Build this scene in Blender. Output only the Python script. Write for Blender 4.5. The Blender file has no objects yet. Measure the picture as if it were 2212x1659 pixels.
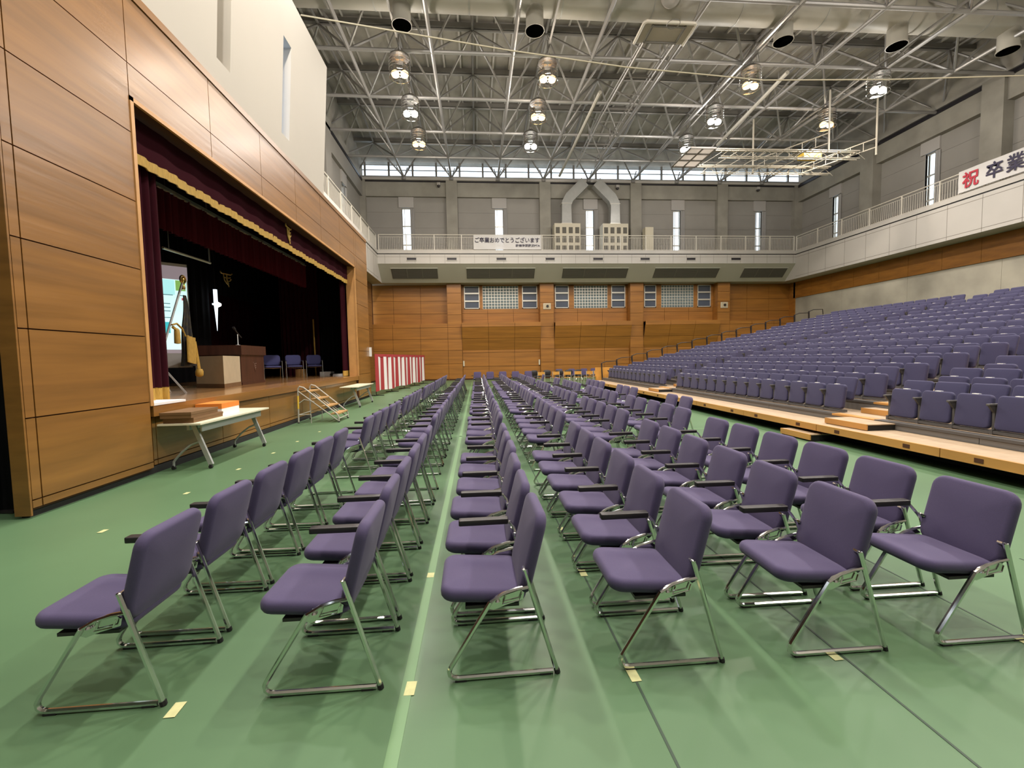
import bpy, bmesh, math, random
from mathutils import Vector, Matrix
random.seed(7)
S = bpy.context.scene
COL = S.collection
PI = math.pi
sin, cos = math.sin, math.cos

# ------------------------------------------------------------------ camera, world, exposure
cam_d = bpy.data.cameras.new('camera')
cam_o = bpy.data.objects.new('camera', cam_d)
COL.objects.link(cam_o)
PITCH, YAW, ROLL = .0599942, .0793731, .0180371
_f = Vector((sin(YAW)*cos(PITCH), cos(YAW)*cos(PITCH), -sin(PITCH)))
_r = Vector((cos(YAW), -sin(YAW), 0))
_d = _f.cross(_r)
_r2 = _r*cos(ROLL) + _d*sin(ROLL)
_d2 = -_r*sin(ROLL) + _d*cos(ROLL)
cam_o.matrix_world = Matrix(((_r2.x, -_d2.x, -_f.x, 0), (_r2.y, -_d2.y, -_f.y, 0), (_r2.z, -_d2.z, -_f.z, 1.6), (0, 0, 0, 1)))
cam_d.sensor_width = 36.0
cam_d.lens = 934.0/2212*36
cam_d.clip_end = 200
cam_d.clip_start = .05
S.camera = cam_o

world = bpy.data.worlds.new('sky')
S.world = world
world.use_nodes = True
world.node_tree.nodes['Background'].inputs[0].default_value = (.84, .92, 1, 1)
world.node_tree.nodes['Background'].inputs[1].default_value = 3.0
S.view_settings.view_transform = 'Standard'
S.view_settings.look = 'None'
S.view_settings.gamma = 1
S.view_settings.use_curve_mapping = False
S.view_settings.exposure = 0.0
S.cycles.max_bounces = 7
S.cycles.diffuse_bounces = 5
S.cycles.glossy_bounces = 3
S.cycles.transparent_max_bounces = 8
S.cycles.sample_clamp_indirect = 4.0
S.cycles.caustics_reflective = False
S.cycles.caustics_refractive = False
LAMP_P, LAMP_S = 330.0, 1150.0   # per lamp: all-round share and downward share of the reflector

# ------------------------------------------------------------------ materials
def mat(name, col, rough=.6, metal=0.0, var=0.0, scale=3.0, bump=0.0, bscale=None, coat=0.0, stretch=(1, 1, 1), col2=None, emit=0.0, spec=.5, sheen=0.0):
    m = bpy.data.materials.new(name)
    m.use_nodes = True
    nt = m.node_tree
    b = nt.nodes['Principled BSDF']
    b.inputs['Base Color'].default_value = (*col, 1)
    b.inputs['Roughness'].default_value = rough
    b.inputs['Metallic'].default_value = metal
    b.inputs['Specular IOR Level'].default_value = spec
    if coat:
        b.inputs['Coat Weight'].default_value = coat
        b.inputs['Coat Roughness'].default_value = .18
    if sheen:
        b.inputs['Sheen Weight'].default_value = sheen
    if emit:
        b.inputs['Emission Color'].default_value = (*col, 1)
        b.inputs['Emission Strength'].default_value = emit
    if var or bump:
        tc = nt.nodes.new('ShaderNodeTexCoord')
        mp = nt.nodes.new('ShaderNodeMapping')
        mp.inputs['Scale'].default_value = stretch
        nt.links.new(tc.outputs['Object'], mp.inputs['Vector'])
    if var:
        n = nt.nodes.new('ShaderNodeTexNoise')
        n.inputs['Scale'].default_value = scale
        n.inputs['Detail'].default_value = 6
        nt.links.new(mp.outputs[0], n.inputs['Vector'])
        mx = nt.nodes.new('ShaderNodeMix')
        mx.data_type = 'RGBA'
        c2 = col2 or tuple(c*(1-var) for c in col)
        c1 = col if col2 else tuple(min(1, c*(1+var)) for c in col)
        mx.inputs[6].default_value = (*c1, 1)
        mx.inputs[7].default_value = (*c2, 1)
        rp = nt.nodes.new('ShaderNodeMapRange')
        rp.inputs[1].default_value = .3
        rp.inputs[2].default_value = .7
        nt.links.new(n.outputs[0], rp.inputs[0])
        nt.links.new(rp.outputs[0], mx.inputs[0])
        nt.links.new(mx.outputs[2], b.inputs['Base Color'])
    if bump:
        n2 = nt.nodes.new('ShaderNodeTexNoise')
        n2.inputs['Scale'].default_value = bscale or scale*8
        n2.inputs['Detail'].default_value = 3
        nt.links.new(mp.outputs[0], n2.inputs['Vector'])
        bp = nt.nodes.new('ShaderNodeBump')
        bp.inputs['Strength'].default_value = bump
        bp.inputs['Distance'].default_value = .02
        nt.links.new(n2.outputs[0], bp.inputs['Height'])
        nt.links.new(bp.outputs[0], b.inputs['Normal'])
    if coat and bump:
        b.inputs['Coat Roughness'].default_value = .22
        nt.links.new(bp.outputs[0], b.inputs['Coat Normal'])
    return m

def glass_mat(name, tint=(1, 1, 1), gloss=.12, rough=.03):
    m = bpy.data.materials.new(name)
    m.use_nodes = True
    nt = m.node_tree
    nt.nodes.clear()
    o = nt.nodes.new('ShaderNodeOutputMaterial')
    t = nt.nodes.new('ShaderNodeBsdfTransparent')
    t.inputs[0].default_value = (*tint, 1)
    g = nt.nodes.new('ShaderNodeBsdfGlossy')
    g.inputs['Roughness'].default_value = rough
    mx = nt.nodes.new('ShaderNodeMixShader')
    mx.inputs[0].default_value = gloss
    nt.links.new(t.outputs[0], mx.inputs[1])
    nt.links.new(g.outputs[0], mx.inputs[2])
    nt.links.new(mx.outputs[0], o.inputs[0])
    return m

M = {}
M['floor'] = mat('green_sports_floor', (.088, .165, .082), .48, var=.16, scale=.35, coat=.04, spec=.3)
M['seam'] = mat('floor_seam', (.02, .045, .025), .6)
M['line'] = mat('court_line', (.13, .25, .11), .5)
M['tape'] = mat('masking_tape', (.55, .55, .27), .7, var=.1, scale=20)
M['wood'] = mat('orange_wood_panel', (.235, .105, .022), .38, var=.20, scale=1.6, coat=.45, stretch=(1, .35, 5), bump=.22, bscale=1.2)
M['woodx'] = mat('orange_wood_panel_far', (.30, .122, .018), .45, var=.20, scale=1.2, coat=.15, stretch=(.35, 1, 5))
M['woodlight'] = mat('light_wood_edge', (.50, .26, .09), .45, var=.12, scale=3)
M['groove'] = mat('panel_groove', (.07, .022, .006), .8)
M['stagefloor'] = mat('stage_floor_boards', (.34, .17, .06), .2, var=.15, scale=2, coat=.5, stretch=(6, .5, 1))
M['concrete'] = mat('grey_concrete', (.30, .285, .245), .85, var=.16, scale=.9, bump=.1, bscale=14)
M['conpanel'] = mat('pale_wall_panel', (.30, .285, .26), .8, var=.07, scale=.5)
M['blindbox'] = mat('blind_box_board', (.42, .40, .38), .75)
M['patched'] = mat('patched_concrete', (.34, .315, .255), .85, var=.24, scale=.55)
M['white'] = mat('white_plaster', (.46, .425, .37), .75, var=.03, scale=.4)
M['fascia'] = mat('white_fascia', (.46, .435, .40), .6, var=.05, scale=.5)
M['soffit'] = mat('soffit_panel', (.40, .38, .31), .7, var=.05, scale=.5)
M['joint'] = mat('panel_joint', (.22, .2, .17), .8)
M['blackline'] = mat('black_trim', (.012, .010, .014), .5)
M['deck'] = mat('roof_deck', (.37, .35, .31), .85, var=.2, scale=.8)
M['steel'] = mat('painted_truss_steel', (.32, .31, .30), .36, metal=.3)
M['capmetal'] = mat('lamp_cap_metal', (.30, .29, .28), .2, metal=.9)
M['purlin'] = mat('purlin_paint', (.52, .50, .47), .5)
M['steeldark'] = mat('dark_roof_steel', (.21, .20, .185), .5, metal=.2)
M['rail'] = mat('white_rail_paint', (.66, .62, .54), .45)
M['duct'] = mat('duct_paint', (.40, .38, .33), .5, var=.05, scale=.6)
M['galv'] = mat('galvanised_duct', (.40, .40, .38), .4, metal=.4, var=.08, scale=2)
M['cream'] = mat('cream_cabinet', (.62, .57, .44), .5)
M['louvre'] = mat('dark_louvre', (.13, .12, .095), .6)
M['grille'] = mat('bronze_grille', (.085, .075, .06), .6)
M['glass'] = glass_mat('window_glass', (.95, .98, 1.0), .06)
M['frost'] = mat('grey_window_blind', (.07, .085, .12), .25, spec=.5)
M['gblock'] = mat('glass_block', (.15, .20, .21), .12, spec=.6, bump=.3, bscale=30)
M['alu'] = mat('aluminium', (.62, .60, .54), .35, metal=.5)
M['curtaingrey'] = mat('grey_window_curtain', (.36, .35, .34), .8)
M['purple'] = mat('purple_upholstery', (.064, .049, .118), .85, var=.07, scale=220, sheen=.1, bump=.08, bscale=500)
M['bpurple'] = mat('bleacher_upholstery', (.036, .033, .088), .85, var=.06, scale=160, sheen=.1)
M['chrome'] = mat('chrome_tube', (.72, .72, .70), .13, metal=1.0)
M['black'] = mat('black_plastic', (.018, .015, .016), .45)
M['blackrub'] = mat('black_rubber', (.012, .012, .012), .8)
M['darkgrey'] = mat('dark_grey_steel', (.085, .08, .078), .55)
M['grey'] = mat('mid_grey_panel', (.15, .14, .13), .65)
M['plate'] = mat('white_number_plate', (.85, .85, .85), .3)
M['decktop'] = mat('bleacher_deck', (.37, .27, .175), .6, var=.1, scale=8)
M['decknose'] = mat('bleacher_nosing', (.50, .25, .07), .45, var=.14, scale=3, stretch=(1, .4, 1))
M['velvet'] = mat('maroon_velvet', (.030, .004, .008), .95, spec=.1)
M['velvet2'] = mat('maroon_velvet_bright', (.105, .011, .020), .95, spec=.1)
M['blackcloth'] = mat('black_drape', (.005, .005, .006), .95, spec=.1)
M['gold'] = mat('gold_fringe', (.44, .27, .045), .6, var=.35, scale=30, stretch=(8, 8, .3))
M['brass'] = mat('brass', (.75, .52, .18), .25, metal=1.0)
M['emblem'] = mat('gold_emblem', (.62, .42, .12), .35, metal=.4)
M['beige'] = mat('beige_board', (.48, .40, .27), .7, var=.06, scale=4)
M['lectern'] = mat('dark_walnut', (.06, .022, .014), .4, var=.3, scale=2, stretch=(4, 4, .5), coat=.2)
M['tabletop'] = mat('cream_table_top', (.72, .68, .52), .4)
M['silver'] = mat('silver_paint', (.46, .47, .47), .4, metal=.4)
M['orange'] = mat('orange_cardboard', (.72, .22, .03), .6)
M['brownbox'] = mat('brown_cardboard', (.17, .09, .035), .7, var=.08, scale=5)
M['paper'] = mat('white_paper', (.80, .79, .78), .7)
M['red'] = mat('red_cloth', (.36, .03, .035), .85)
M['whitecloth'] = mat('white_cloth', (.78, .74, .74), .85)
M['redtext'] = mat('red_lettering', (.40, .02, .04), .7)
M['inktext'] = mat('dark_lettering', (.025, .02, .05), .7)
M['yellow'] = mat('yellow_tape', (.75, .5, .06), .5)
M['stepwood'] = mat('step_tread_wood', (.42, .24, .09), .5, var=.12, scale=6)
M['ply'] = mat('orange_plywood', (.62, .30, .06), .4, var=.1, scale=4)
M['navy'] = mat('navy_flag_cloth', (.010, .011, .024), .8, var=.9, scale=9, col2=(.05, .04, .015))
M['rope'] = mat('pale_rope', (.60, .55, .42), .8)
M['gantry'] = mat('gantry_paint', (.36, .33, .27), .45)
M['board'] = bpy.data.materials.new('translucent_white_backboard')
M['board'].use_nodes = True
_bt = M['board'].node_tree; _bt.nodes.clear()
_bo = _bt.nodes.new('ShaderNodeOutputMaterial'); _b1 = _bt.nodes.new('ShaderNodeBsdfDiffuse'); _b1.inputs[0].default_value = (.74, .70, .66, 1)
_b2 = _bt.nodes.new('ShaderNodeBsdfTranslucent'); _b2.inputs[0].default_value = (.80, .76, .72, 1)
_b3 = _bt.nodes.new('ShaderNodeMixShader'); _b3.inputs[0].default_value = .45
_bt.links.new(_b1.outputs[0], _b3.inputs[1]); _bt.links.new(_b2.outputs[0], _b3.inputs[2]); _bt.links.new(_b3.outputs[0], _bo.inputs[0])
M['bulbwarm'] = mat('warm_lamp_bulb', (1.0, .56, .20), .4, emit=5)
M['bulbcool'] = mat('white_lamp_bulb', (1.0, .95, .86), .4, emit=10)
M['shade'] = glass_mat('clear_lamp_shade', (.93, .93, .92), .16, .08)
M['crossglow'] = mat('lit_cross', (.80, .92, 1.0), .4, emit=1.6)
M['slitglow'] = mat('glowing_slit_pane', (.50, .68, 1.0), .5, emit=5)  # emission for the added pane that brightens the slit reveal
M['banner'] = bpy.data.materials.new('translucent_banner_cloth')
M['banner'].use_nodes = True
_nt = M['banner'].node_tree
_nt.nodes.clear()
_o = _nt.nodes.new('ShaderNodeOutputMaterial')
_a = _nt.nodes.new('ShaderNodeBsdfDiffuse'); _a.inputs[0].default_value = (.70, .68, .66, 1)
_b = _nt.nodes.new('ShaderNodeBsdfTransparent'); _b.inputs[0].default_value = (.9, .9, .92, 1)
_m = _nt.nodes.new('ShaderNodeMixShader'); _m.inputs[0].default_value = .22
_nt.links.new(_a.outputs[0], _m.inputs[1]); _nt.links.new(_b.outputs[0], _m.inputs[2]); _nt.links.new(_m.outputs[0], _o.inputs[0])

# ------------------------------------------------------------------ mesh helpers
class MB:
    def __init__(s):
        s.v, s.f, s.m = [], [], []
    def add(s, vs, fs, mi=0):
        k = len(s.v)
        s.v += [tuple(p) for p in vs]
        for f in fs:
            s.f.append(tuple(k+i for i in f)); s.m.append(mi)
        return s
    def box(s, x0, x1, y0, y1, z0, z1, mi=0):
        if x0 > x1: x0, x1 = x1, x0
        if y0 > y1: y0, y1 = y1, y0
        if z0 > z1: z0, z1 = z1, z0
        vs = [(x, y, z) for z in (z0, z1) for y in (y0, y1) for x in (x0, x1)]
        return s.add(vs, [(0, 2, 3, 1), (4, 5, 7, 6), (0, 1, 5, 4), (2, 6, 7, 3), (0, 4, 6, 2), (1, 3, 7, 5)], mi)
    def hexa(s, b, t, mi=0):
        """b, t: four bottom and four top corners, counter-clockwise seen from above"""
        return s.add(list(b)+list(t), [(3, 2, 1, 0), (4, 5, 6, 7), (0, 1, 5, 4), (1, 2, 6, 5), (2, 3, 7, 6), (3, 0, 4, 7)], mi)
    def quad(s, a, b, c, d, mi=0):
        return s.add([a, b, c, d], [(0, 1, 2, 3)], mi)
    def bar(s, a, b, w, h, mi=0, up=(0, 0, 1)):
        a, b = Vector(a), Vector(b)
        t = (b-a).normalized(); u = Vector(up)
        if abs(t.dot(u)) > .98: u = Vector((1, 0, 0))
        x = t.cross(u).normalized()*w/2; y = x.cross(t).normalized()*h/2
        q = [a-x-y, a+x-y, a+x+y, a-x+y, b-x-y, b+x-y, b+x+y, b-x+y]
        return s.add(q, [(0, 1, 2, 3), (7, 6, 5, 4), (0, 4, 5, 1), (1, 5, 6, 2), (2, 6, 7, 3), (3, 7, 4, 0)], mi)
    def tube(s, pts, r, n=6, mi=0, cap=True, closed=False):
        pts = [Vector(p) for p in pts]
        N = len(pts)
        rr = r if isinstance(r, (list, tuple)) else [r]*N
        ref = None; rings = []
        for i in range(N):
            if closed: t = (pts[(i+1) % N]-pts[i-1])
            elif i == 0: t = pts[1]-pts[0]
            elif i == N-1: t = pts[-1]-pts[-2]
            else: t = (pts[i+1]-pts[i]).normalized()+(pts[i]-pts[i-1]).normalized()
            t.normalize()
            if ref is None:
                ref = Vector((0, 0, 1)) if abs(t.z) < .9 else Vector((1, 0, 0))
            x = t.cross(ref)
            if x.length < 1e-5: x = t.orthogonal()
            x.normalize(); y = x.cross(t).normalized(); ref = y
            rings.append([pts[i]+x*cos(2*PI*k/n)*rr[i]+y*sin(2*PI*k/n)*rr[i] for k in range(n)])
        vs = [p for R in rings for p in R]
        fs = []
        for i in range(N if closed else N-1):
            j = (i+1) % N
            for k in range(n):
                l = (k+1) % n
                fs.append((i*n+k, j*n+k, j*n+l, i*n+l))
        if cap and not closed:
            fs.append(tuple(range(n))); fs.append(tuple((N-1)*n+k for k in reversed(range(n))))
        return s.add(vs, fs, mi)
    def lathe(s, prof, c=(0, 0, 0), n=16, mi=0):
        """prof: (radius, height) list"""
        vs = [(c[0]+r*cos(2*PI*k/n), c[1]+r*sin(2*PI*k/n), c[2]+z) for r, z in prof for k in range(n)]
        fs = []
        for i in range(len(prof)-1):
            for k in range(n):
                l = (k+1) % n
                fs.append((i*n+k, i*n+l, (i+1)*n+l, (i+1)*n+k))
        fs.append(tuple(reversed(range(n)))); fs.append(tuple((len(prof)-1)*n+k for k in range(n)))
        return s.add(vs, fs, mi)
    def sheet(s, fn, nu, nv, th=None, mi=0):
        """fn(u,v)->point; th: thickness vector gives a closed shell"""
        P = [[Vector(fn(i/nu, j/nv)) for j in range(nv+1)] for i in range(nu+1)]
        w = nv+1
        vs = [p for R in P for p in R]
        fs = [(i*w+j, (i+1)*w+j, (i+1)*w+j+1, i*w+j+1) for i in range(nu) for j in range(nv)]
        if th is not None:
            t = Vector(th); k = len(vs)
            vs += [p+t for p in vs]
            fs += [tuple(k+q for q in reversed(f)) for f in fs]
            rim = [i*w for i in range(nu+1)]+[nu*w+j for j in range(1, w)]+[i*w+nv for i in reversed(range(nu))]+[j for j in reversed(range(1, nv))]
            for a, b in zip(rim, rim[1:]+rim[:1]):
                fs.append((a, k+a, k+b, b))
        return s.add(vs, fs, mi)
    def pad(s, w, h, t, rc, re, crown=0.0, xf=None, mi=0, nc=5, ne=4):
        """upholstered pad: rounded rectangle w x h in the local XZ plane, thickness t along Y, soft edges re"""
        def outline(ins):
            out = []
            r = max(rc-ins, .004)
            for cx, cz, a0 in ((w/2-rc, h/2-rc, 0), (-w/2+rc, h/2-rc, PI/2), (-w/2+rc, -h/2+rc, PI), (w/2-rc, -h/2+rc, 1.5*PI)):
                for k in range(nc+1):
                    a = a0+PI/2*k/nc
                    out.append((cx+r*cos(a), cz+r*sin(a)))
            return out
        layers = []
        for k in range(ne+1):
            a = PI/2*k/ne
            layers.append((re*(1-sin(a)), -t/2+re*(1-cos(a))))
        layers += [(i, -y) for i, y in reversed(layers)]
        n = 4*(nc+1)
        vs = []; fs = []
        for ins, y in layers:
            vs += [(x, y, z) for x, z in outline(ins)]
        L = len(layers)
        for i in range(L-1):
            for k in range(n):
                l = (k+1) % n
                fs.append((i*n+k, i*n+l, (i+1)*n+l, (i+1)*n+k))
        def cap(base, y, sg):
            ring = list(range(base*n, base*n+n))
            k0 = len(vs)
            for sc, cr in ((.72, .75), (.36, 1.0)):
                vs.extend([(vs[q][0]*sc, y+sg*crown*cr, vs[q][2]*sc) for q in ring])
            a = list(range(k0, k0+n)); b = list(range(k0+n, k0+2*n)); c = len(vs)
            vs.append((0, y+sg*crown, 0))
            for R1, R2 in ((ring, a), (a, b)):
                for k in range(n):
                    l = (k+1) % n
                    fs.append((R1[k], R2[k], R2[l], R1[l]) if sg > 0 else (R1[l], R2[l], R2[k], R1[k]))
            for k in range(n):
                l = (k+1) % n
                fs.append((b[k], c, b[l]) if sg > 0 else (b[l], c, b[k]))
        cap(0, -t/2, -1); cap(L-1, t/2, 1)
        if xf: vs = [xf @ Vector(p) for p in vs]
        return s.add(vs, fs, mi)
    def mesh(s, name, mats, smooth=None):
        me = bpy.data.meshes.new(name)
        me.from_pydata(s.v, [], s.f)
        for m in (mats if isinstance(mats, (list, tuple)) else [mats]):
            me.materials.append(m)
        if any(s.m): me.polygons.foreach_set('material_index', s.m)
        bm = bmesh.new(); bm.from_mesh(me)
        bmesh.ops.recalc_face_normals(bm, faces=bm.faces)
        bm.to_mesh(me); bm.free()
        if smooth:
            me.polygons.foreach_set('use_smooth', [True]*len(me.polygons))
            me.set_sharp_from_angle(angle=math.radians(smooth))
        me.update()
        return me
    def build(s, name, mats, parent=None, smooth=None, loc=None, rz=None):
        o = bpy.data.objects.new(name, s.mesh(name, mats, smooth))
        COL.objects.link(o)
        if parent: o.parent = parent
        if loc: o.location = loc
        if rz is not None: o.rotation_euler = (0, 0, rz)
        return o

def tag(o, label=None, cat=None, group=None, kind=None):
    if label: o['label'] = label
    if cat: o['category'] = cat
    if group: o['group'] = group
    if kind: o['kind'] = kind
    return o
def thing(name, label, cat, loc=(0, 0, 0), rz=0, group=None):
    o = bpy.data.objects.new(name, None)
    o.empty_display_size = .1
    COL.objects.link(o)
    o.location = loc; o.rotation_euler = (0, 0, rz)
    return tag(o, label, cat, group)
def struct(o): o['kind'] = 'structure'; return o
KIDS = {}
def proto(root, *parts): KIDS[root.name] = parts; return root
def dup(root, label, loc, rz=0.0, group=None):
    c = root.copy(); COL.objects.link(c)
    c.location = loc; c.rotation_euler = (0, 0, rz); c['label'] = label
    if group: c['group'] = group
    for p in KIDS[root.name]:
        d = p.copy(); COL.objects.link(d); d.parent = c
    return c
ORD = 'zeroth first second third fourth fifth sixth seventh eighth ninth tenth eleventh twelfth thirteenth fourteenth fifteenth sixteenth'.split()
ORD += 'seventeenth eighteenth nineteenth twentieth'.split()
NUM = 'zero one two three four five six seven eight nine ten eleven twelve thirteen fourteen fifteen sixteen'.split()

# ------------------------------------------------------------------ building shell
XL, XR = -4.71, 26.4            # stage wall front, right wall
FARU = 34.0                     # upper far wall plane
b = MB(); b.box(-14, 27, -10, 35, -.2, 0)
struct(b.build('floor', M['floor']))
for i, x in enumerate((.745, 1.885, 2.955, 4.1, 5.2)):
    b = MB(); b.box(x-.006, x+.006, -1, 2.9 if i > 2 else 32, .0005, .002)
    struct(b.build('floor_seam', M['seam']))
for i, (x0, x1, y0, y1) in enumerate(((-.405, -.35, -.5, 31), (-4.0, 5.5, 15.05, 15.1), (-3.4, 5.9, 8.9, 8.95))):
    b = MB(); b.box(x0, x1, y0, y1, .0005, .0025)
    struct(b.build('floor_line', M['line']))

def panels(b, ax, c, A, Z, t, gap=.012, mi=0, skip=None, lean=0):
    """thin boards on the plane ax=c between grid lines A (other axis) and Z; proud of the plane by t (sign = direction)"""
    for a0, a1 in zip(A, A[1:]):
        for z0, z1 in zip(Z, Z[1:]):
            if skip and skip((a0+a1)/2, (z0+z1)/2): continue
            g = gap/2
            if ax == 'x': b.box(c, c+t, a0+g, a1-g, z0+g, z1-g, mi)
            else: b.box(a0+g, a1-g, c, c+t, z0+g, z1-g, mi)

# left wood wall with the proscenium opening (y 6.65..17.62, z 1..5.3)
b = MB()
Yl = [4.87, 4.98, 6.6] + [6.63+1.85*k for k in range(1, 6)] + [17.65, 17.9, 19.55]
Zl = [.10, .19, 1.06, 2.0, 2.94, 3.88, 4.82, 5.76, 6.70]
inside = lambda y, z: 6.6 < y < 17.65 and z < 5.3
panels(b, 'x', XL-.03, Yl[:3], Zl, .03, .014)
panels(b, 'x', XL-.03, [6.6]+[6.63+1.85*k for k in range(1, 6)]+[17.65], [5.30, 5.76, 6.70], .03, .014)
panels(b, 'x', XL-.03, [17.65, 17.9, 19.55], Zl, .03, .014)
b.box(XL-.03, XL+.02, 4.87, 19.55, 6.70, 6.82)
b.box(XL-.15, XL-.03, 4.87, 6.6, .08, 6.8, 1)
b.box(XL-.35, XL-.03, 17.66, 19.55, .08, 6.8, 1)
b.box(XL-.35, XL-.03, 6.6, 17.66, 5.32, 6.8, 1)
b.box(XL-.16, XL-.0, 4.85, 4.87, .03, 6.8)
b.box(XL-.40, XL, 19.55, 19.57, .03, 6.8)
b.box(XL-.14, XL-.06, 4.9, 19.5, 0, .10, 2)  # black strip standing in for the shadow line of the base recess
struct(b.build('wall_left', [M['wood'], M['groove'], M['blackrub']]))
b = MB()
b.box(XL-.03, XL+.012, 6.6, 6.66, 1.0, 5.32); b.box(XL-.03, XL+.012, 17.60, 17.66, 1.0, 5.32); b.box(XL-.03, XL+.012, 6.6, 17.66, 5.26, 5.32)
b.box(XL-.35, XL-.03, 6.6, 6.63, 1.0, 5.3); b.box(XL-.35, XL-.03, 17.63, 17.66, 1.0, 5.3)
struct(b.build('trim_1', M['woodlight']))
# stage: apron, floor slab, black box
b = MB()
b.box(XL-.1, XL+.0, 6.66, 17.6, .84, 1.0)
ya = [6.70, 6.78, 8.45, 10.30, 12.15, 14.0, 15.85, 17.55]
panels(b, 'x', XL-.12, ya, [.11, .19, .83], .05, .014)
b.box(XL-.3, XL-.12, 6.66, 17.6, .1, .84, 1)
b.box(XL-.28, XL-.12, 6.66, 17.6, 0, .1, 2)
struct(b.build('stage_apron', [M['wood'], M['groove'], M['blackrub']]))
b = MB(); b.box(-12.5, XL-.1, 5.3, 19.5, .9, 1.0); b.box(-12.5, -8.1, 19.5, 24.4, .9, 1.0)
struct(b.build('stage_floor', M['stagefloor']))
b = MB()
b.box(-12.5, -12.3, 5.3, 24.5, 0, 6.7); b.box(-12.5, -7.9, 24.3, 24.5, 0, 6.7); b.box(-12.5, XL-.36, 5.1, 5.3, 0, 6.7); b.box(-12.5, XL-.36, 5.1, 19.56, 6.5, 6.7); b.box(-12.5, -7.9, 19.56, 24.5, 6.5, 6.7)
b.box(-8.1, -7.9, 19.7, 24.4, 0, 6.7); b.box(-8.1, XL-.36, 19.46, 19.56, 0, 6.7)
struct(b.build('wall_stage_house', M['blackcloth']))
# white leaning wall above the stage, with two slits
def lx(z): return XL+.005+.068*(z-6.8)
b = MB()
def slab(y0, y1, z0, z1):
    b.hexa([(lx(z0)-.7, y0, z0), (lx(z0), y0, z0), (lx(z0), y1, z0), (lx(z0)-.7, y1, z0)], [(lx(z1)-.7, y0, z1), (lx(z1), y0, z1), (lx(z1), y1, z1), (lx(z1)-.7, y1, z1)])
slab(-2, 5.9, 6.82, 10.7); slab(5.9, 6.35, 6.82, 7.25); slab(6.35, 8.75, 6.82, 10.7); slab(8.75, 9.19, 6.82, 7.25); slab(9.19, 11.42, 6.82, 10.7)
slab(11.42, 11.86, 6.82, 7.25); slab(11.42, 11.86, 9.55, 10.7); slab(11.86, 14.38, 6.82, 10.7)
struct(b.build('wall_upper_left', M['white']))
b = MB(); b.box(lx(7)-.42, lx(7)-.40, 8.70, 9.24, 7.2, 10.7); b.box(lx(7)-.42, lx(7)-.40, 5.85, 6.40, 7.2, 10.7)
struct(b.build('slit_backing', M['concrete']))
b = MB(); b.box(lx(7)-.74, lx(7)-.72, 11.35, 11.93, 7.2, 9.6)
struct(b.build('window_9', M['slitglow']))  # glowing pane added behind the slit to light its reveal bluish
b = MB(); b.box(-8.4, XL-.45, -10, 14.3, 6.8, 6.95); b.box(-12.5, XL-.45, 14.3, 19.5, 6.7, 6.86); b.box(-12.5, -8.2, 19.5, 24.5, 6.7, 6.86)
struct(b.build('stage_roof', M['concrete']))

# far wall, lower wood part
PX = [(-2.14, -1.08), (4.84, 5.91), (11.84, 12.90), (18.86, 19.88)]
YP, YB, YW = 32.76, 32.95, 33.45        # pillar face, bay base, window recess
b = MB()
zr = [.10, 1.25, 2.25, 3.10, 3.96, 4.9, 5.75, 6.5, 7.2]
for x0, x1 in PX:
    panels(b, 'y', YP, [x0, x1], zr, .03, .02)
    b.box(x0+.01, x1-.01, YP+.03, 34, 0, 7.2, 1)
    b.box(x0, x0+.02, YP, YW, 0, 7.2); b.box(x1-.02, x1, YP, YW, 0, 7.2)
bays = [(-8.2, -2.14, 0), (-1.08, 4.84, 1), (5.91, 11.84, 1), (12.90, 18.86, 1), (19.88, 25.4, 0)]
for x0, x1, kind in bays:
    n = 3
    A = [x0+(x1-x0)*k/n for k in range(n+1)]
    b.box(x0, x1, YW+.05, 34, 0, 7.2, 1)
    if kind:
        panels(b, 'y', YB, A, [.10, 1.0, 2.05, 2.25], .04, .02)
        b.box(x0, x1, YB+.04, YW+.05, 0, 2.25, 1)
        for a0, a1 in zip(A, A[1:]):        # leaning boards that carry the ledge
            for (za, ya_), (zb, yb_) in (((2.25, YB), (3.1, YB-.30)), ((3.12, YB-.306), (3.96, YB-.6))):
                b.hexa([(a0+.01, ya_, za), (a1-.01, ya_, za), (a1-.01, ya_+.05, za), (a0+.01, ya_+.05, za)], [(a0+.01, yb_, zb), (a1-.01, yb_, zb), (a1-.01, yb_+.05, zb), (a0+.01, yb_+.05, zb)])
            b.box(a0+.01, a1-.01, YB-.62, YB-.58, 3.96, 4.27)
        b.box(x0, x1, YB-.6, YW+.05, 4.22, 4.26)
        b.hexa([(x0, YB+.02, 2.25), (x1, YB+.02, 2.25), (x1, YB+.05, 2.25), (x0, YB+.05, 2.25)], [(x0, YB-.54, 3.96), (x1, YB-.54, 3.96), (x1, YB-.5, 3.96), (x0, YB-.5, 3.96)], 1)
        panels(b, 'y', YW, A, [4.27, 5.05, 5.38], .04, .02)
    else:
        panels(b, 'y', YP+.01, A, [.10, 1.25, 2.25, 3.10, 3.96, 4.25], .04, .02)
        b.box(x0, x1, YP+.05, YW+.05, 0, 4.2, 1)
        b.box(x0, x1, YP+.02, YW+.3, 4.2, 4.25)
        panels(b, 'y', YW, A, [4.25, 5.05, 6.0, 7.2], .04, .02)
struct(b.build('wall_far', [M['woodx'], M['groove']]))
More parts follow.
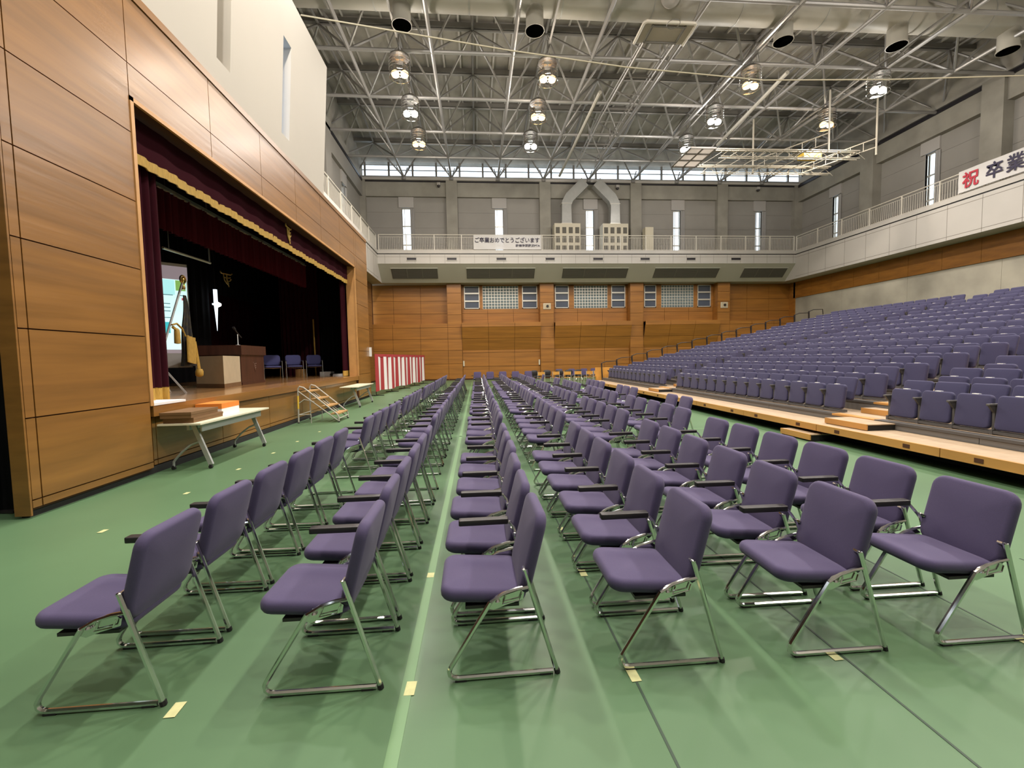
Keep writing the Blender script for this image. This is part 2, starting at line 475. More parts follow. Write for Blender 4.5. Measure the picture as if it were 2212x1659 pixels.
# windows of the lower far wall: side lights and glass blocks
WF = 1.0105
def side_window(i, x0, x1):
    x0, x1 = x0*WF, x1*WF
    t = struct(thing('window_%d' % i, None, None, ((x0+x1)/2, YW, 5.40)))
    w = (x1-x0)/2; h = 1.73
    b = MB()
    b.box(-w, -w+.06, -.06, .04, 0, h); b.box(w-.06, w, -.06, .04, 0, h); b.box(-w, w, -.06, .04, 0, .06); b.box(-w, w, -.06, .04, h-.05, h)
    for k in (1, 2): b.box(-w, w, -.07, .04, h*k/3-.055, h*k/3+.055)
    b.build('window_frame', M['alu'], t)
    for k in range(3):
        b = MB(); b.box(-w+.05, w-.05, .0, .03, h*k/3+.04, h*(k+1)/3-.04); b.build('window_pane', M['frost'], t)
    return t
def block_window(i, x0, x1):
    x0, x1 = x0*WF, x1*WF
    t = struct(thing('window_%d' % i, None, None, ((x0+x1)/2, YW, 5.38)))
    w = (x1-x0)/2; h = 1.75
    b = MB(); b.box(-w, w, -.005, .04, 0, h); b.build('window_frame', M['alu'], t)
    b = MB()
    nx, nz = 12, 8
    for p in range(nx):
        for q in range(nz):
            X0, X1, Z0, Z1 = -w+2*w*p/nx+.025, -w+2*w*(p+1)/nx-.025, h*q/nz+.025, h*(q+1)/nz-.025
            cx, cz, mx, mz = (X0+X1)/2, (Z0+Z1)/2, (X1-X0)*.30, (Z1-Z0)*.30
            b.hexa([(X0, -.01, Z0), (X1, -.01, Z0), (X1, -.01, Z1), (X0, -.01, Z1)], [(cx-mx, -.05, cz-mz), (cx+mx, -.05, cz-mz), (cx+mx, -.05, cz+mz), (cx-mx, -.05, cz+mz)])
    b.build('window_pane', M['gblock'], t)
    return t
wi = 10
b = MB()
for grp in (((-.87, .28), (.52, 3.23), (3.52, 4.68)), ((6.05, 7.12), (7.53, 10.16), (10.45, 11.56)), ((13.07, 14.03), (14.45, 17.07), (17.38, 18.47))):
    for k, (x0, x1) in enumerate(grp):
        (block_window if k == 1 else side_window)(wi, x0, x1); wi += 1
for (x0, x1), g in zip([(-1.08, 4.84), (5.91, 11.84), (12.90, 18.86)], ((-.87, .28, .52, 3.23, 3.52, 4.68), (6.05, 7.12, 7.53, 10.16, 10.45, 11.56), (13.07, 14.03, 14.45, 17.07, 17.38, 18.47))):
    e = [x0]+[q*WF for q in g]+[x1]
    for k in range(0, 8, 2): b.box(e[k], e[k+1], YW-.02, YW+.06, 5.36, 7.2)
    b.box(x0, x1, YW-.02, YW+.06, 7.14, 7.2)
struct(b.build('window_surround', M['woodx']))

# balcony all round: fascias, soffit, floor
XBL, XBR, YBF = -6.76, 24.11, 31.25
b = MB()
b.hexa([(XBL, YBF, 8.34), (XBR, YBF, 8.34), (XBR, 33.9, 8.34), (XBL, 33.9, 8.34)], [(XBL, YBF, 8.98), (XBR, YBF, 8.98), (XBR, 33.9, 8.98), (XBL, 33.9, 8.98)])
b.box(XBL-.05, XBR+.05, YBF-.03, YBF+.22, 9.04, 9.28)
b.box(XBL, XBR, YBF+.01, YBF+.2, 8.97, 9.05, 1)
for k in range(30):
    x = XBL+.5+k*1.04
    if x < XBR-.1: b.box(x-.008, x+.008, YBF-.004, YBF+.01, 8.36, 8.97, 2)
b.box(XBL, XBR, YBF-.004, YBF+.01, 8.80, 8.82, 2)
struct(b.build('balcony_fascia_far', [M['fascia'], M['blackline'], M['joint']]))
b = MB()
b.add([(XBL, YBF+.01, 8.34), (XBR, YBF+.01, 8.34), (XBR, 32.4, 7.2), (XBL, 32.4, 7.2), (XBL, 34, 7.2), (XBR, 34, 7.2), (XBR, 34, 8.4), (XBL, 34, 8.4)], [(0, 1, 2, 3), (3, 2, 5, 4), (4, 5, 6, 7), (7, 6, 1, 0), (0, 3, 4, 7), (1, 6, 5, 2)])
struct(b.build('balcony_soffit_far', M['soffit']))
for nm, x0, x1, xs, y0, y1 in (('right', XBR, XR+.3, XBR-.004, -10, 34), ('left', -8.4, XBL, XBL, 19.58, 34)):
    b = MB()
    b.box(x0, x1, y0, y1, 7.2, 8.98)
    xe = XBR if nm == 'right' else XBL
    sg = 1 if nm == 'right' else -1
    b.box(xe-.03*sg, xe+.22*sg, y0, YBF+.2, 9.04, 9.28)
    b.box(xe+.01*sg, xe+.2*sg, y0, YBF+.2, 8.97, 9.05, 1)
    y = 30.0
    while y > y0:
        b.box(xe-.006, xe+.006, y-.008, y+.008, 7.21, 8.97, 2); y -= 1.55
    b.box(xe-.006, xe+.006, y0, YBF, 7.37, 7.39, 2); b.box(xe-.006, xe+.006, y0, YBF, 8.78, 8.80, 2)
    struct(b.build('balcony_fascia_'+nm, [M['fascia'], M['blackline'], M['joint']]))

# right wall, lower: wood band over patched concrete
b = MB()
for k in range(10):
    y1 = 33.0-4.6*k
    b.box(25.35, 25.6, y1-4.59, y1, 0, 5.95)
struct(b.build('wall_right', M['patched']))
b = MB(); panels(b, 'x', 25.30, [33.0-1.85*k for k in range(0, 23)][::-1], [5.95, 7.2], .1, .014)
b.box(25.36, 25.6, -10, 33.4, 5.95, 7.2, 1); b.box(25.3, 25.9, 32.8, 34, 0, 7.2)
struct(b.build('trim_2', [M['woodx'], M['groove']]))
# lower left wall beyond the stage
b = MB(); panels(b, 'x', -7.6, [19.6+1.85*k for k in range(0, 8)], [.1, 1.06, 2, 2.94, 3.88, 4.82, 5.76, 7.2], .04, .014); b.box(-7.9, -7.6, 19.6, 33, 0, 7.2, 1)
b.box(-7.9, XL-.36, 19.57, 19.6, 0, 7.2)
struct(b.build('wall_lower_left', [M['wood'], M['groove']]))

# upper walls: pillars, beam, panels, narrow windows
UPX = [(-8.9, -8.0), (-2.05, -1.22), (5.05, 5.90), (12.2, 13.07), (19.28, 20.12), (25.75, 26.7)]
WX = [(-5.42, -4.80), (1.62, 2.24), (8.76, 9.38), (15.84, 16.42), (22.70, 23.22)]
b = MB()
for x0, x1 in UPX: b.box(x0, x1, 33.6, 34.4, 8.9, 15.05)
b.box(-8.9, 26.7, 33.75, 34.4, 13.85, 15.02)
struct(b.build('wall_far_frame', M['concrete']))
b = MB()
edges = [-8.9]+[e for w in WX for e in w]+[26.7]
for k in range(0, len(edges), 2):
    x0, x1 = edges[k], edges[k+1]
    for z0, z1 in ((8.9, 10.4), (10.4, 11.6), (11.6, 12.75), (12.75, 13.9)):
        b.box(x0, x1, FARU, FARU+.35, z0+.006, z1-.006)
    b.box(x0, x1, FARU+.02, FARU+.3, 8.9, 13.9)
for x0, x1 in WX: b.box(x0, x1, FARU, FARU+.35, 13.1, 13.9); b.box(x0, x1, FARU, FARU+.35, 8.9, 9.3)
struct(b.build('wall_upper_far', M['conpanel']))
RP = [(26.76, 27.73), (19.8, 20.76), (12.8, 13.76), (5.8, 6.76), (-1.2, -.24)]
WY = [(30.1, 30.62), (23.42, 23.98), (16.4, 16.96), (9.4, 9.96)]
b = MB()
for y0, y1 in RP: b.box(25.8, 26.9, y0, y1, 8.9, 15.05)
b.box(26.0, 26.9, -10, 33.6, 13.7, 15.0)
struct(b.build('wall_right_frame', M['concrete']))
b = MB()
edges = [-10, 9.4, 9.96, 16.4, 16.96, 23.42, 23.98, 30.1, 30.62, 34]
for k in range(0, len(edges), 2):
    y0, y1 = edges[k], edges[k+1]
    for z0, z1 in ((8.9, 10.4), (10.4, 11.6), (11.6, 12.75), (12.75, 13.9)):
        b.box(XR, XR+.35, y0, y1, z0+.006, z1-.006)
    b.box(XR+.02, XR+.3, y0, y1, 8.9, 13.9)
for y0, y1 in WY: b.box(XR, XR+.35, y0, y1, 13.0, 13.9); b.box(XR, XR+.35, y0, y1, 8.9, 9.3)
struct(b.build('wall_upper_right', M['conpanel']))
b = MB()
edges = [-10, 29.2, 29.75, 34]
for k in range(0, 4, 2): b.box(-8.75, -8.4, edges[k], edges[k+1], 6.9, 15.05)
b.box(-8.75, -8.4, 29.2, 29.75, 13, 15.05); b.box(-8.75, -8.4, 29.2, 29.75, 6.9, 9.3)
b.box(-8.45, -8.15, 25.6, 26.6, 8.9, 15.05); b.box(-8.45, -8.2, -10, 34, 13.8, 15.05)
struct(b.build('wall_upper_left_back', M['conpanel']))
# near wall and left wing behind the camera
b = MB(); b.box(-9, 27, -10.2, -10, 0, 17.6)
struct(b.build('wall_near', M['conpanel']))
b = MB(); b.box(-9.6, -9.4, -10, 5.2, 0, 6.9); b.box(-9.5, XL-.16, 5.6, 5.7, 0, 6.9)
struct(b.build('wall_wing', M['groove']))

def narrow_window(i, x, y, rz, w, z0=9.3, z1=13.08):
    t = struct(thing('window_%d' % i, None, None, (x, y, 0), rz))
    h = w/2
    b = MB()
    for s in (-1, 1): b.box(s*h-.025, s*h+.025, .12, .18, z0, z1)
    b.box(-h*.45-.02, -h*.45+.02, .12, .18, z0, z1)
    for z in (z0+.03, z0+1.05, z0+2.45, z1-.03): b.box(-h, h, .11, .19, z-.045, z+.045)
    b.build('window_frame', M['alu'], t)
    b = MB(); b.box(-h, h, .14, .15, z0, z1); b.build('window_pane', M['glass'], t)
    b = MB(); b.box(-h-.22, h+.28, -.10, .02, z1, z1+.78); b.build('blind_box', M['blindbox'], t)
    b = MB(); b.sheet(lambda u, v: (h+.02+.30*u, -.05+.03*sin(u*18), z0-.2+(z1-z0+.15)*v), 16, 1, (0, .01, 0)); b.build('window_curtain', M['curtaingrey'], t, smooth=60)
    return t
wi2 = 1
for x0, x1 in WX: narrow_window(wi2, (x0+x1)/2, FARU, 0, x1-x0); wi2 += 1
for y0, y1 in WY[:2]: narrow_window(wi2, XR, (y0+y1)/2, -PI/2, y1-y0, 9.3, 13.0); wi2 += 1
narrow_window(wi2, -8.4, 29.475, PI/2, .55, 9.3, 13.0)
# clerestory above the far wall
b = MB()
b.box(-8.9, 26.7, 33.55, 33.95, 15.0, 15.16)
b.box(-8.9, 26.7, 33.70, 33.75, 14.90, 15.0, 1)
b.box(25.92, 25.97, -10, 33.5, 14.78, 14.98, 1); b.box(-8.2, -8.15, 14, 33.5, 14.85, 15.05, 1)
x = -8.0
while x < 26.5:
    b.box(x-.07, x+.07, 33.75, 33.9, 15.1, 16.35, 2); x += 1.75
b.box(-8.9, 26.7, 33.76, 33.80, 15.16, 15.34); b.box(-8.9, 26.7, 33.76, 33.86, 15.74, 15.79, 2); b.box(-8.9, 26.7, 33.76, 33.86, 16.1, 16.14, 2)
struct(b.build('clerestory_frame', [M['fascia'], M['blackline'], M['steel']]))
b = MB(); b.box(-8.9, 26.7, 33.80, 33.82, 15.1, 16.35)
struct(b.build('window_clerestory', M['glass']))
b = MB(); b.box(26.0, 26.9, -10, 33.6, 15.08, 17.6); b.box(-9.2, -8.2, -10, 33.9, 15.05, 17.6)
struct(b.build('wall_eaves', M['deck']))

# ------------------------------------------------------------------ roof and space frame
def zl(y): return 14.8+(min(max(y, 9), 34)-19.6)*.029
def zu(y):
    if y <= 28.4: return 17.0+(max(y, 9)-21.35)*.05
    return 17.35-(y-28.4)*.16
b = MB()
ys = [-10, 9, 17.85, 28.4, 31.85, 34.2]
for y0, y1 in zip(ys, ys[1:]):
    za, zb = zu(y0)+.42, zu(y1)+.42
    if y1 > 34: za, zb = zu(y0)+.42, 16.28
    b.hexa([(-9.2, y0, za), (26.9, y0, za), (26.9, y1, zb), (-9.2, y1, zb)], [(-9.2, y0, za+.1), (26.9, y0, za+.1), (26.9, y1, zb+.1), (-9.2, y1, zb+.1)])
ceil = struct(b.build('ceiling', M['deck']))
x = -8.4
while x < 26.6:
    b = MB()
    for y0, y1 in zip(ys[1:4], ys[2:5]):
        b.bar((x, y0, zu(y0)+.36), (x, y1, zu(y1)+.36), .05, .12); b.bar((x, y0, zu(y0)+.295), (x, y1, zu(y1)+.295), .085, .012)
    b.build('purlin', M['purlin'], ceil)
    x += .875
UY = [17.85-3.5, 17.85, 21.35, 24.85, 28.35, 31.85]
LY = [12.6, 16.1, 19.6, 23.1, 26.6, 30.1, 33.6]
LXs = [8.87+3.5*k for k in range(-5, 6)]
for y in UY:
    b = MB(); b.box(-9, 26.6, y-.11, y+.11, zu(y)+.06, zu(y)+.28)
    b.build('roof_beam', M['steeldark'], ceil)
frame = struct(thing('ceiling_space_frame', None, None, (0, 0, 0)))
for y in LY:
    b = MB(); b.tube([(-8.2, y, zl(y)), (26.0, y, zl(y))], .082, 8); b.build('lower_chord', M['steel'], frame, smooth=40)
for x in LXs:
    b = MB(); b.tube([(x, y, zl(y)) for y in LY], .082, 8); b.build('lower_chord', M['steel'], frame, smooth=40)
UXs = [x+1.75 for x in LXs[:-1]]
for y in UY:
    b = MB(); b.tube([(UXs[0], y, zu(y)), (UXs[-1], y, zu(y))], .06, 6); b.build('upper_chord', M['steel'], frame, smooth=40)
for x in UXs:
    b = MB(); b.tube([(x, y, zu(y)) for y in UY], .06, 6); b.build('upper_chord', M['steel'], frame, smooth=40)
for i, y in enumerate(UY):
    for x in UXs:
        b = MB()
        for dx in (-1.75, 1.75):
            for yl in (LY[i], LY[i+1]):
                b.tube([(x, y, zu(y)), (x+dx, yl, zl(yl))], .054, 6)
        b.lathe([(.02, -.09), (.09, -.04), (.09, .04), (.02, .09)], (x, y, zu(y)), 8)
        b.build('web_brace', M['steel'], frame, smooth=40)
for x in LXs:      # bearings on the far wall
    b = MB()
    for dx, dy in ((-.5, -.9), (.5, -.9), (-.28, 0), (.28, 0)):
        b.tube([(x, 33.6, 15.06), (x+dx, 33.6+dy*.4, 15.9)], .04, 6)
    b.lathe([(.05, 0), (.16, .02), (.16, .16), (.05, .2)], (x, 33.55, 14.98), 8)
    b.build('bearing', M['steel'], frame, smooth=40)
for x in (-2.95, 3.3, 12.45, 18.6):
    b = MB(); b.box(x-.04, x+.04, 13, 26, 14.62, 14.68); b.build('lamp_track', M['steeldark'], frame)

# big air duct across the hall with its nozzles
dt = thing('air_duct', 'wide pale round air duct running across under the roof trusses', 'air duct', (0, 17.6, 15.68))
b = MB(); b.tube([(-8.1, 0, 0), (25.9, 0, 0)], .66, 28); b.build('duct_pipe', M['duct'], dt, smooth=40)
for k in range(19):
    b = MB(); x = -7.2+1.8*k
    b.tube([(x-.02, 0, 0), (x+.02, 0, 0)], .672, 28); b.build('duct_seam', M['galv'], dt, smooth=40)
for x in (-2.57, 2.54, 12.79, 17.81, 22.95):
    b = MB()
    b.lathe([(.36, -1.35), (.38, -1.35), (.38, -1.28), (.345, -1.27), (.345, -.2), (.30, -.2), (.30, -1.22), (.36, -1.35)][::-1], (x, -.05, 0), 22)
    nz = b.build('duct_nozzle', M['duct'], dt, smooth=40)
    b = MB(); b.lathe([(.02, -1.12), (.22, -1.12), (.24, -1.0), (.02, -1.0)], (x, -.05, 0), 18); b.build('nozzle_core', M['duct'], nz, smooth=40)
b = MB(); b.tube([(7.75, -.62, -.26), (7.75, -.70, -.30)], .38, 24); b.build('access_cap', M['fascia'], dt, smooth=40)

# ------------------------------------------------------------------ hanging lamps
def make_lamp(warm, first_loc, label, nb=2):
    t = thing('pendant_lamp', label, 'pendant lamp', first_loc, 0, 'pendant lamps under the trusses')
    b = MB(); b.tube([(0, 0, 1.0), (0, 0, 1.75)], .022, 6)
    for a in range(3):
        b.tube([(0, 0, 1.3), (.34*cos(a*2.1), .34*sin(a*2.1), .88)], .012, 5)
    p1 = b.build('hanger', M['steeldark'], t)
    b = MB(); b.lathe([(.05, 1.08), (.16, 1.04), (.40, .86), (.42, .80), (.40, .78), (.05, .78)][::-1], (0, 0, 0), 20)
    p2 = b.build('lamp_cap', M['capmetal'], t, smooth=40)
    b = MB(); b.sheet(lambda u, v: (.43*cos(2*PI*u), .43*sin(2*PI*u), .02+.80*v), 24, 1)
    p3 = b.build('lamp_shade', M['shade'], t, smooth=40)
    b = MB(); b.tube([(.43*cos(2*PI*k/24), .43*sin(2*PI*k/24), .02) for k in range(24)], .014, 5, closed=True)
    for z in (.30, .42, .54, .66): b.tube([(.44*cos(2*PI*k/24), .44*sin(2*PI*k/24), z) for k in range(24)], .007, 4, closed=True)
    p4 = b.build('shade_ring', M['chrome'], t, smooth=40)
    parts = [p1, p2, p3, p4]
    for s in ((-.19, .19) if nb == 2 else (.0,)):
        b = MB(); b.lathe([(.05, .03), (.13, .05), (.165, .13), (.15, .21), (.08, .27)], (s, 0, 0), 14)
        q = b.build('lamp_bulb', M['bulbwarm'] if warm else M['bulbcool'], t, smooth=60)
        parts.append(q)
        b = MB(); b.lathe([(.085, .27), (.10, .30), (.06, .44), (.05, .62)], (s, 0, 0), 12); parts.append(b.build('lamp_holder', M['capmetal'], t, smooth=50))
    for k in range(3):
        b = MB(); b.box(-.2+.02*k, .2-.02*k, -.06, .06, .60+.06*k, .63+.06*k)
    parts.append(b.build('reflector', M['chrome'], t))
    for ty, en in (('POINT', LAMP_P), ('SPOT', LAMP_S)):
        ld = bpy.data.lights.new('lamp_light', ty)
        ld.energy = en; ld.color = (1.0, .89, .76) if warm else (1.0, .96, .92)
        ld.shadow_soft_size = .2
        if ty == 'SPOT': ld.spot_size = math.radians(150); ld.spot_blend = .7
        lo = bpy.data.objects.new('lamp_light', ld); COL.objects.link(lo); lo.parent = t; lo.location = (0, 0, -.12)
        parts.append(lo)
    return proto(t, *parts)
LAMPX = [-2.95, 3.30, 12.45, 18.60]
XW = ['row over the stage side', 'second row from the stage', 'third row from the stage', 'row over the bleachers']
YW2 = {19.15: 'hung beside the air duct', 22.1: 'middle one of its row', 25.1: 'last one before the far wall'}
warm_set = {(0, 19.15), (0, 25.1), (1, 19.15), (1, 22.1), (2, 19.15), (3, 22.1)}
lw = make_lamp(True, (LAMPX[0], 19.15, 13.4), 'x'); lc = make_lamp(False, (LAMPX[0], 22.1, 13.4), 'x')
lw_used = lc_used = False
for i, x in enumerate(LAMPX):
    for y in (19.15, 22.1, 25.1):
        if (i, y) == (3, 25.1): continue
        w = (i, y) in warm_set
        lab = '%s twin pendant lamp, %s, %s' % ('warm glowing' if w else 'white glowing', XW[i], YW2[y])
        if w and not lw_used: lw_used = True; lw['label'] = lab; lw.location = (x, y, 13.4); continue
        if not w and not lc_used: lc_used = True; lc['label'] = lab; lc.location = (x, y, 13.4); continue
        dup(lw if w else lc, lab, (x, y, 13.4))
# the lamps of the near half of the hall, above and behind the camera
for i, x in enumerate(LAMPX):
    for j, y in enumerate((10.6, 7.6, 4.6, -1.5)):
        dup(lw if (i+j) % 2 else lc, 'pendant lamp above the camera end, %s, %s from duct' % (XW[i], ORD[j+1]), (x, y, 13.4))

# ------------------------------------------------------------------ basketball goals folded up under the roof
g = thing('basketball_goal', 'white padded basketball backboard folded up under the air duct', 'basketball goal', (7.35, 16.6, 13.75), 0, 'folded basketball goals')
b = MB(); b.box(-.95, .95, -.52, .52, .0, .04); b.build('backboard', M['board'], g)
b = MB()
b.tube([(-.98, .55, 0), (-.98, -.48, 0), (-.9, -.56, 0), (.9, -.56, 0), (.98, -.48, 0), (.98, .55, 0)], .06, 8); b.build('edge_pad', M['rail'], g, smooth=40)
b = MB()
for x in (-.62, .62): b.box(x-.03, x+.03, -.45, .45, -.05, .0)
for y in (-.4, .42): b.box(-.65, .65, y-.03, y+.03, -.06, -.01)
b.build('backing_frame', M['steeldark'], g)
b = MB()
for x in (-.62, .62):
    b.tube([(x, .45, -.02), (x+.1, 6.5, .45), (x+.2, 12.6, .5)], .05, 6)
    b.tube([(x+.08, .45, .28), (x+.12, 6.5, .75), (x+.2, 12.6, .9)], .035, 6)
    for k in range(14): b.tube([(x+.05+.01*k, .8+.85*k, .02+.035*k), (x+.05+.01*k, 1.2+.85*k, .33+.035*k)], .015, 4)
b.build('swing_arm', M['steel'], g, smooth=40)
b = MB()
for k in range(9): b.tube([(-.58+.02*k, 1.5+1.3*k, .1+.05*k), (.66+.02*k, 1.5+1.3*k, .1+.05*k)], .02, 4)
b.build('cross_tube', M['steel'], g)
b = MB(); b.tube([(.05*0+.23*cos(2*PI*k/20), -.95+.23*sin(2*PI*k/20)+.2, -.2) for k in range(20)], .012, 5, closed=True); b.build('hoop', M['steeldark'], g)
b = MB()
for x in (-.55, .7): b.tube([(x, 2.0, .15), (x, 2.0, 1.15)], .03, 6); b.tube([(x, 9.0, .5), (x, 9.0, 1.2)], .03, 6)
b.build('hanger', M['steel'], g)

g = thing('basketball_goal', 'white basketball backboard on a long tubular gantry near the far corner', 'basketball goal', (11.92, 23.25, 12.25), 0, 'folded basketball goals')
b = MB(); b.box(-.68, .68, -1.1, 1.1, .02, .06); b.build('backboard', M['board'], g)
b = MB()
for x in (-.68, .0, .68): b.box(x-.03, x+.03, -1.1, 1.1, -.03, .02)
for y in (-1.1, -.45, .3, 1.1): b.box(-.7, .7, y-.03, y+.03, -.04, .02)
b.build('backing_frame', M['steeldark'], g)
b = MB()
for y in (-1.15, -.95, .75, .95):
    b.tube([(.7, y, -.05), (8.6, y, .0)], .04, 6)
    b.tube([(.9, y, -.42), (8.6, y, -.38)], .03, 6)
for k in range(8):
    for y in (-1.15, .95): b.tube([(.9+k, y, -.42), (1.4+k, y, -.05)], .018, 4); b.tube([(1.4+k, y, -.05), (1.9+k, y, -.42)], .018, 4)
b.build('gantry_truss', M['gantry'], g, smooth=40)
b = MB()
for k in range(10): b.tube([(1.2+.8*k, -1.15, -.05), (.8+.8*k, .95, -.05)], .02, 4)
b.build('cross_tube', M['gantry'], g)
b = MB()
for x, y in ((4.0, .9), (6.2, -1.9), (9.1, -1.6)): b.tube([(x, y, -.4), (x, y, 2.6)], .045, 6)
b.tube([(4.0, .9, -.2), (6.2, -1.9, 0), ], .03, 6); b.tube([(4.0, .9, .3), (6.2, -1.9, .5)], .03, 6)
for k in range(6): b.tube([(4.0+.37*k, .9-.47*k, -.2+.033*k), (4.0+.37*k, .9-.47*k, .3+.033*k)], .018, 4)
b.tube([(7.0, .9, -.3), (9.1, -1.6, 0)], .03, 6); b.tube([(7.0, .9, .1), (9.1, -1.6, .45)], .03, 6)
for k in range(6): b.tube([(7.0+.35*k, .9-.42*k, -.3+.05*k), (7.0+.35*k, .9-.42*k, .1+.06*k)], .018, 4)
b.build('ladder_hanger', M['gantry'], g)
b = MB(); b.box(5.9, 6.9, -.6, -.1, -.1, .15); b.build('winch_box', M['yellow'], g)
# long pale roof tubes (curtain and lighting battens)
for k, (p, q, lab) in enumerate([((6.2, 21.2, 14.3), (6.2, 31.5, 14.6), 'long pale tube batten hung between second and third lamp rows'), ((14.6, 19.7, 14.55), (15.2, 26.6, 14.6), 'long pale tube batten hung over the bleacher side')]):
    t = thing('ceiling_batten', lab, 'batten', p, 0, 'battens under the trusses')
    b = MB(); d = Vector(q)-Vector(p); b.tube([(0, 0, 0), d], .09, 8); b.build('batten_tube', M['duct'], t, smooth=40)
    b = MB()
    for s in (.1, .5, .9): b.tube([d*s, d*s+Vector((0, 0, .45))], .015, 5)
    b.build('hanger', M['steel'], t)
b = MB()
P = [(-5.0, 13.95, 11.9), (-2.2, 14.5, 11.93), (1.3, 15.2, 11.98), (5.5, 15.7, 11.9), (11, 16.15, 11.9), (16, 16.1, 12.05), (21.3, 15.75, 12.15), (25.75, 15.6, 12.55)]
b.tube(P, .022, 6)
tag(b.build('rope', M['rope'], smooth=40), 'thin pale rope stretched across the whole hall below the trusses', 'rope')

# ------------------------------------------------------------------ far balcony furniture
def cabinet(x0, x1, lab):
    t = thing('air_handling_cabinet', lab, 'air conditioner cabinet', ((x0+x1)/2, 33.2, 9.0), 0, 'louvred cabinets on the far balcony')
    w = (x1-x0)/2
    b = MB(); b.box(-w, w, -.45, .45, 0, 2.65); b.build('cabinet_body', M['cream'], t)
    for q in range(3):
        for p in range(4):
            b = MB()
            X = -w+2*w*(p+.5)/4; Z = .55+.68*q
            b.box(X-.15, X+.15, -.47, -.45, Z, Z+.45)
            for k in range(5): b.box(X-.13+.052*k, X-.115+.052*k+.01, -.485, -.46, Z+.02, Z+.43)
            b.build('louvre', M['louvre'], t)
    return t
cabinet(6.02, 8.0, 'cream louvred air cabinet left of the middle window on the far balcony')
cabinet(9.73, 11.7, 'cream louvred air cabinet right of the middle window on the far balcony')
t = thing('narrow_cabinet', 'narrow plain cream cabinet standing beside the louvred cabinets', 'cabinet', (13.42, 33.2, 9.0))
b = MB(); b.box(-.32, .32, -.3, .3, 0, 2.45); b.build('cabinet_body', M['cream'], t)
b = MB(); b.box(-.25, .25, -.315, -.30, .3, 2.3); b.build('cabinet_door', M['cream'], t)
for x0, x1, sg, lab in ((6.62, 7.38, 1, 'bent galvanised duct rising from the cabinet left of the middle window'), (10.38, 11.12, -1, 'bent galvanised duct rising from the cabinet right of the middle window')):
    t = thing('ventilation_duct', lab, 'duct', ((x0+x1)/2, 33.2, 11.68), 0, 'galvanised ducts over the far cabinets')
    w = (x1-x0)/2
    pts = [(0, 0), (0, 1.5), (.22*sg, 1.95), (1.42*sg, 3.12)]
    b = MB()
    prev = None
    for k, (X, Z) in enumerate(pts):
        a = (0, .42, .80, .80)[k]*sg
        L = (X-w*cos(a), Z+w*sin(a)); R = (X+w*cos(a), Z-w*sin(a))
        cur = [(L[0], -.3, L[1]), (R[0], -.3, R[1]), (R[0], .3, R[1]), (L[0], .3, L[1])]
        if prev: b.hexa(prev, cur)
        prev = cur
    b.build('duct_run', M['galv'], t)
    b = MB(); b.box(-w-.03, w+.03, -.33, .33, -.0, .05); b.box(-w-.02, w+.02, -.32, .32, 1.47, 1.52); b.build('duct_flange', M['alu'], t)
def railing(name, p, q, lab, step=1.9, zb=9.28, h=1.08):
    p, q = Vector(p), Vector(q)
    L = (q-p).length; d = (q-p)/L
    t = thing('balcony_railing', lab, 'railing', p, 0, 'white balcony railings')
    b = MB(); b.tube([(0, 0, h), d*L+Vector((0, 0, h))], .028, 6); b.tube([(0, 0, h-.16), d*L+Vector((0, 0, h-.16))], .014, 5); b.tube([(0, 0, .06), d*L+Vector((0, 0, .06))], .014, 5)
    b.build('handrail', M['rail'], t, smooth=40)
    n = int(L/step)
    for k in range(n+1):
        a = d*(L*k/n)
        b = MB(); b.bar(a, a+Vector((0, 0, h)), .055, .055); b.build('post', M['rail'], t)
        if k < n:
            b = MB()
            m = 16
            for j in range(1, m):
                c = a+d*(L/n*j/m)
                b.bar(c+Vector((0, 0, .06)), c+Vector((0, 0, h-.16)), .014, .014)
            b.build('baluster_panel', M['rail'], t)
    return t
railing('far', (XBL+.1, YBF+.1, 9.28), (XBR-.1, YBF+.1, 9.28), 'long white balcony railing in front of the far wall')
railing('right', (XBR+.1, YBF+.1, 9.28), (XBR+.1, 9.0, 9.28), 'white balcony railing running above the bleachers')
railing('left', (XBL-.1, 19.7, 9.28), (XBL-.1, YBF+.1, 9.28), 'white balcony railing above the far end of the stage wall')

_fc = None
def text_mb(body, size, bold=0.0):
    """glyph outlines as a mesh in the XZ plane, lower left at the origin, about .004 thick"""
    cu = bpy.data.curves.new('lettering', 'FONT')
    cu.body = body; cu.size = size; cu.offset = bold; cu.extrude = .002; cu.resolution_u = 3
    o = bpy.data.objects.new('lettering', cu); COL.objects.link(o)
    dg = bpy.context.evaluated_depsgraph_get()
    dg.update()
    me = bpy.data.meshes.new_from_object(o.evaluated_get(dg))
    vs = [(v.co.x, -v.co.z, v.co.y) for v in me.vertices]
    fs = [tuple(p.vertices) for p in me.polygons]
    bpy.data.objects.remove(o); bpy.data.curves.remove(cu)
    xs = [v[0] for v in vs] or [0, 1]; zs = [v[2] for v in vs] or [0, 1]
    x0, z0 = min(xs), min(zs)
    return [(x-x0, y, z-z0) for x, y, z in vs], fs, max(xs)-x0, max(zs)-z0
def lettering(body, w, h, at, mt, parent, name='lettering', xf=None, bold=.012):
    vs, fs, W, H = text_mb(body, 1.0, bold)
    sx, sz = w/W, h/H
    b = MB(); b.add([(at[0]+x*sx, at[1]+y, at[2]+z*sz) for x, y, z in vs], fs)
    if xf: b.v = [tuple(xf @ Vector(p)) for p in b.v]
    return b.build(name, mt, parent)
def wob(u, v, a=.018): return a*sin(u*23+v*5)*cos(u*7-v*4)
t = thing('banner', 'small white congratulation banner with black Japanese letters on the far railing', 'banner', (-.06, 31.28, 9.34), 0, 'congratulation banners')
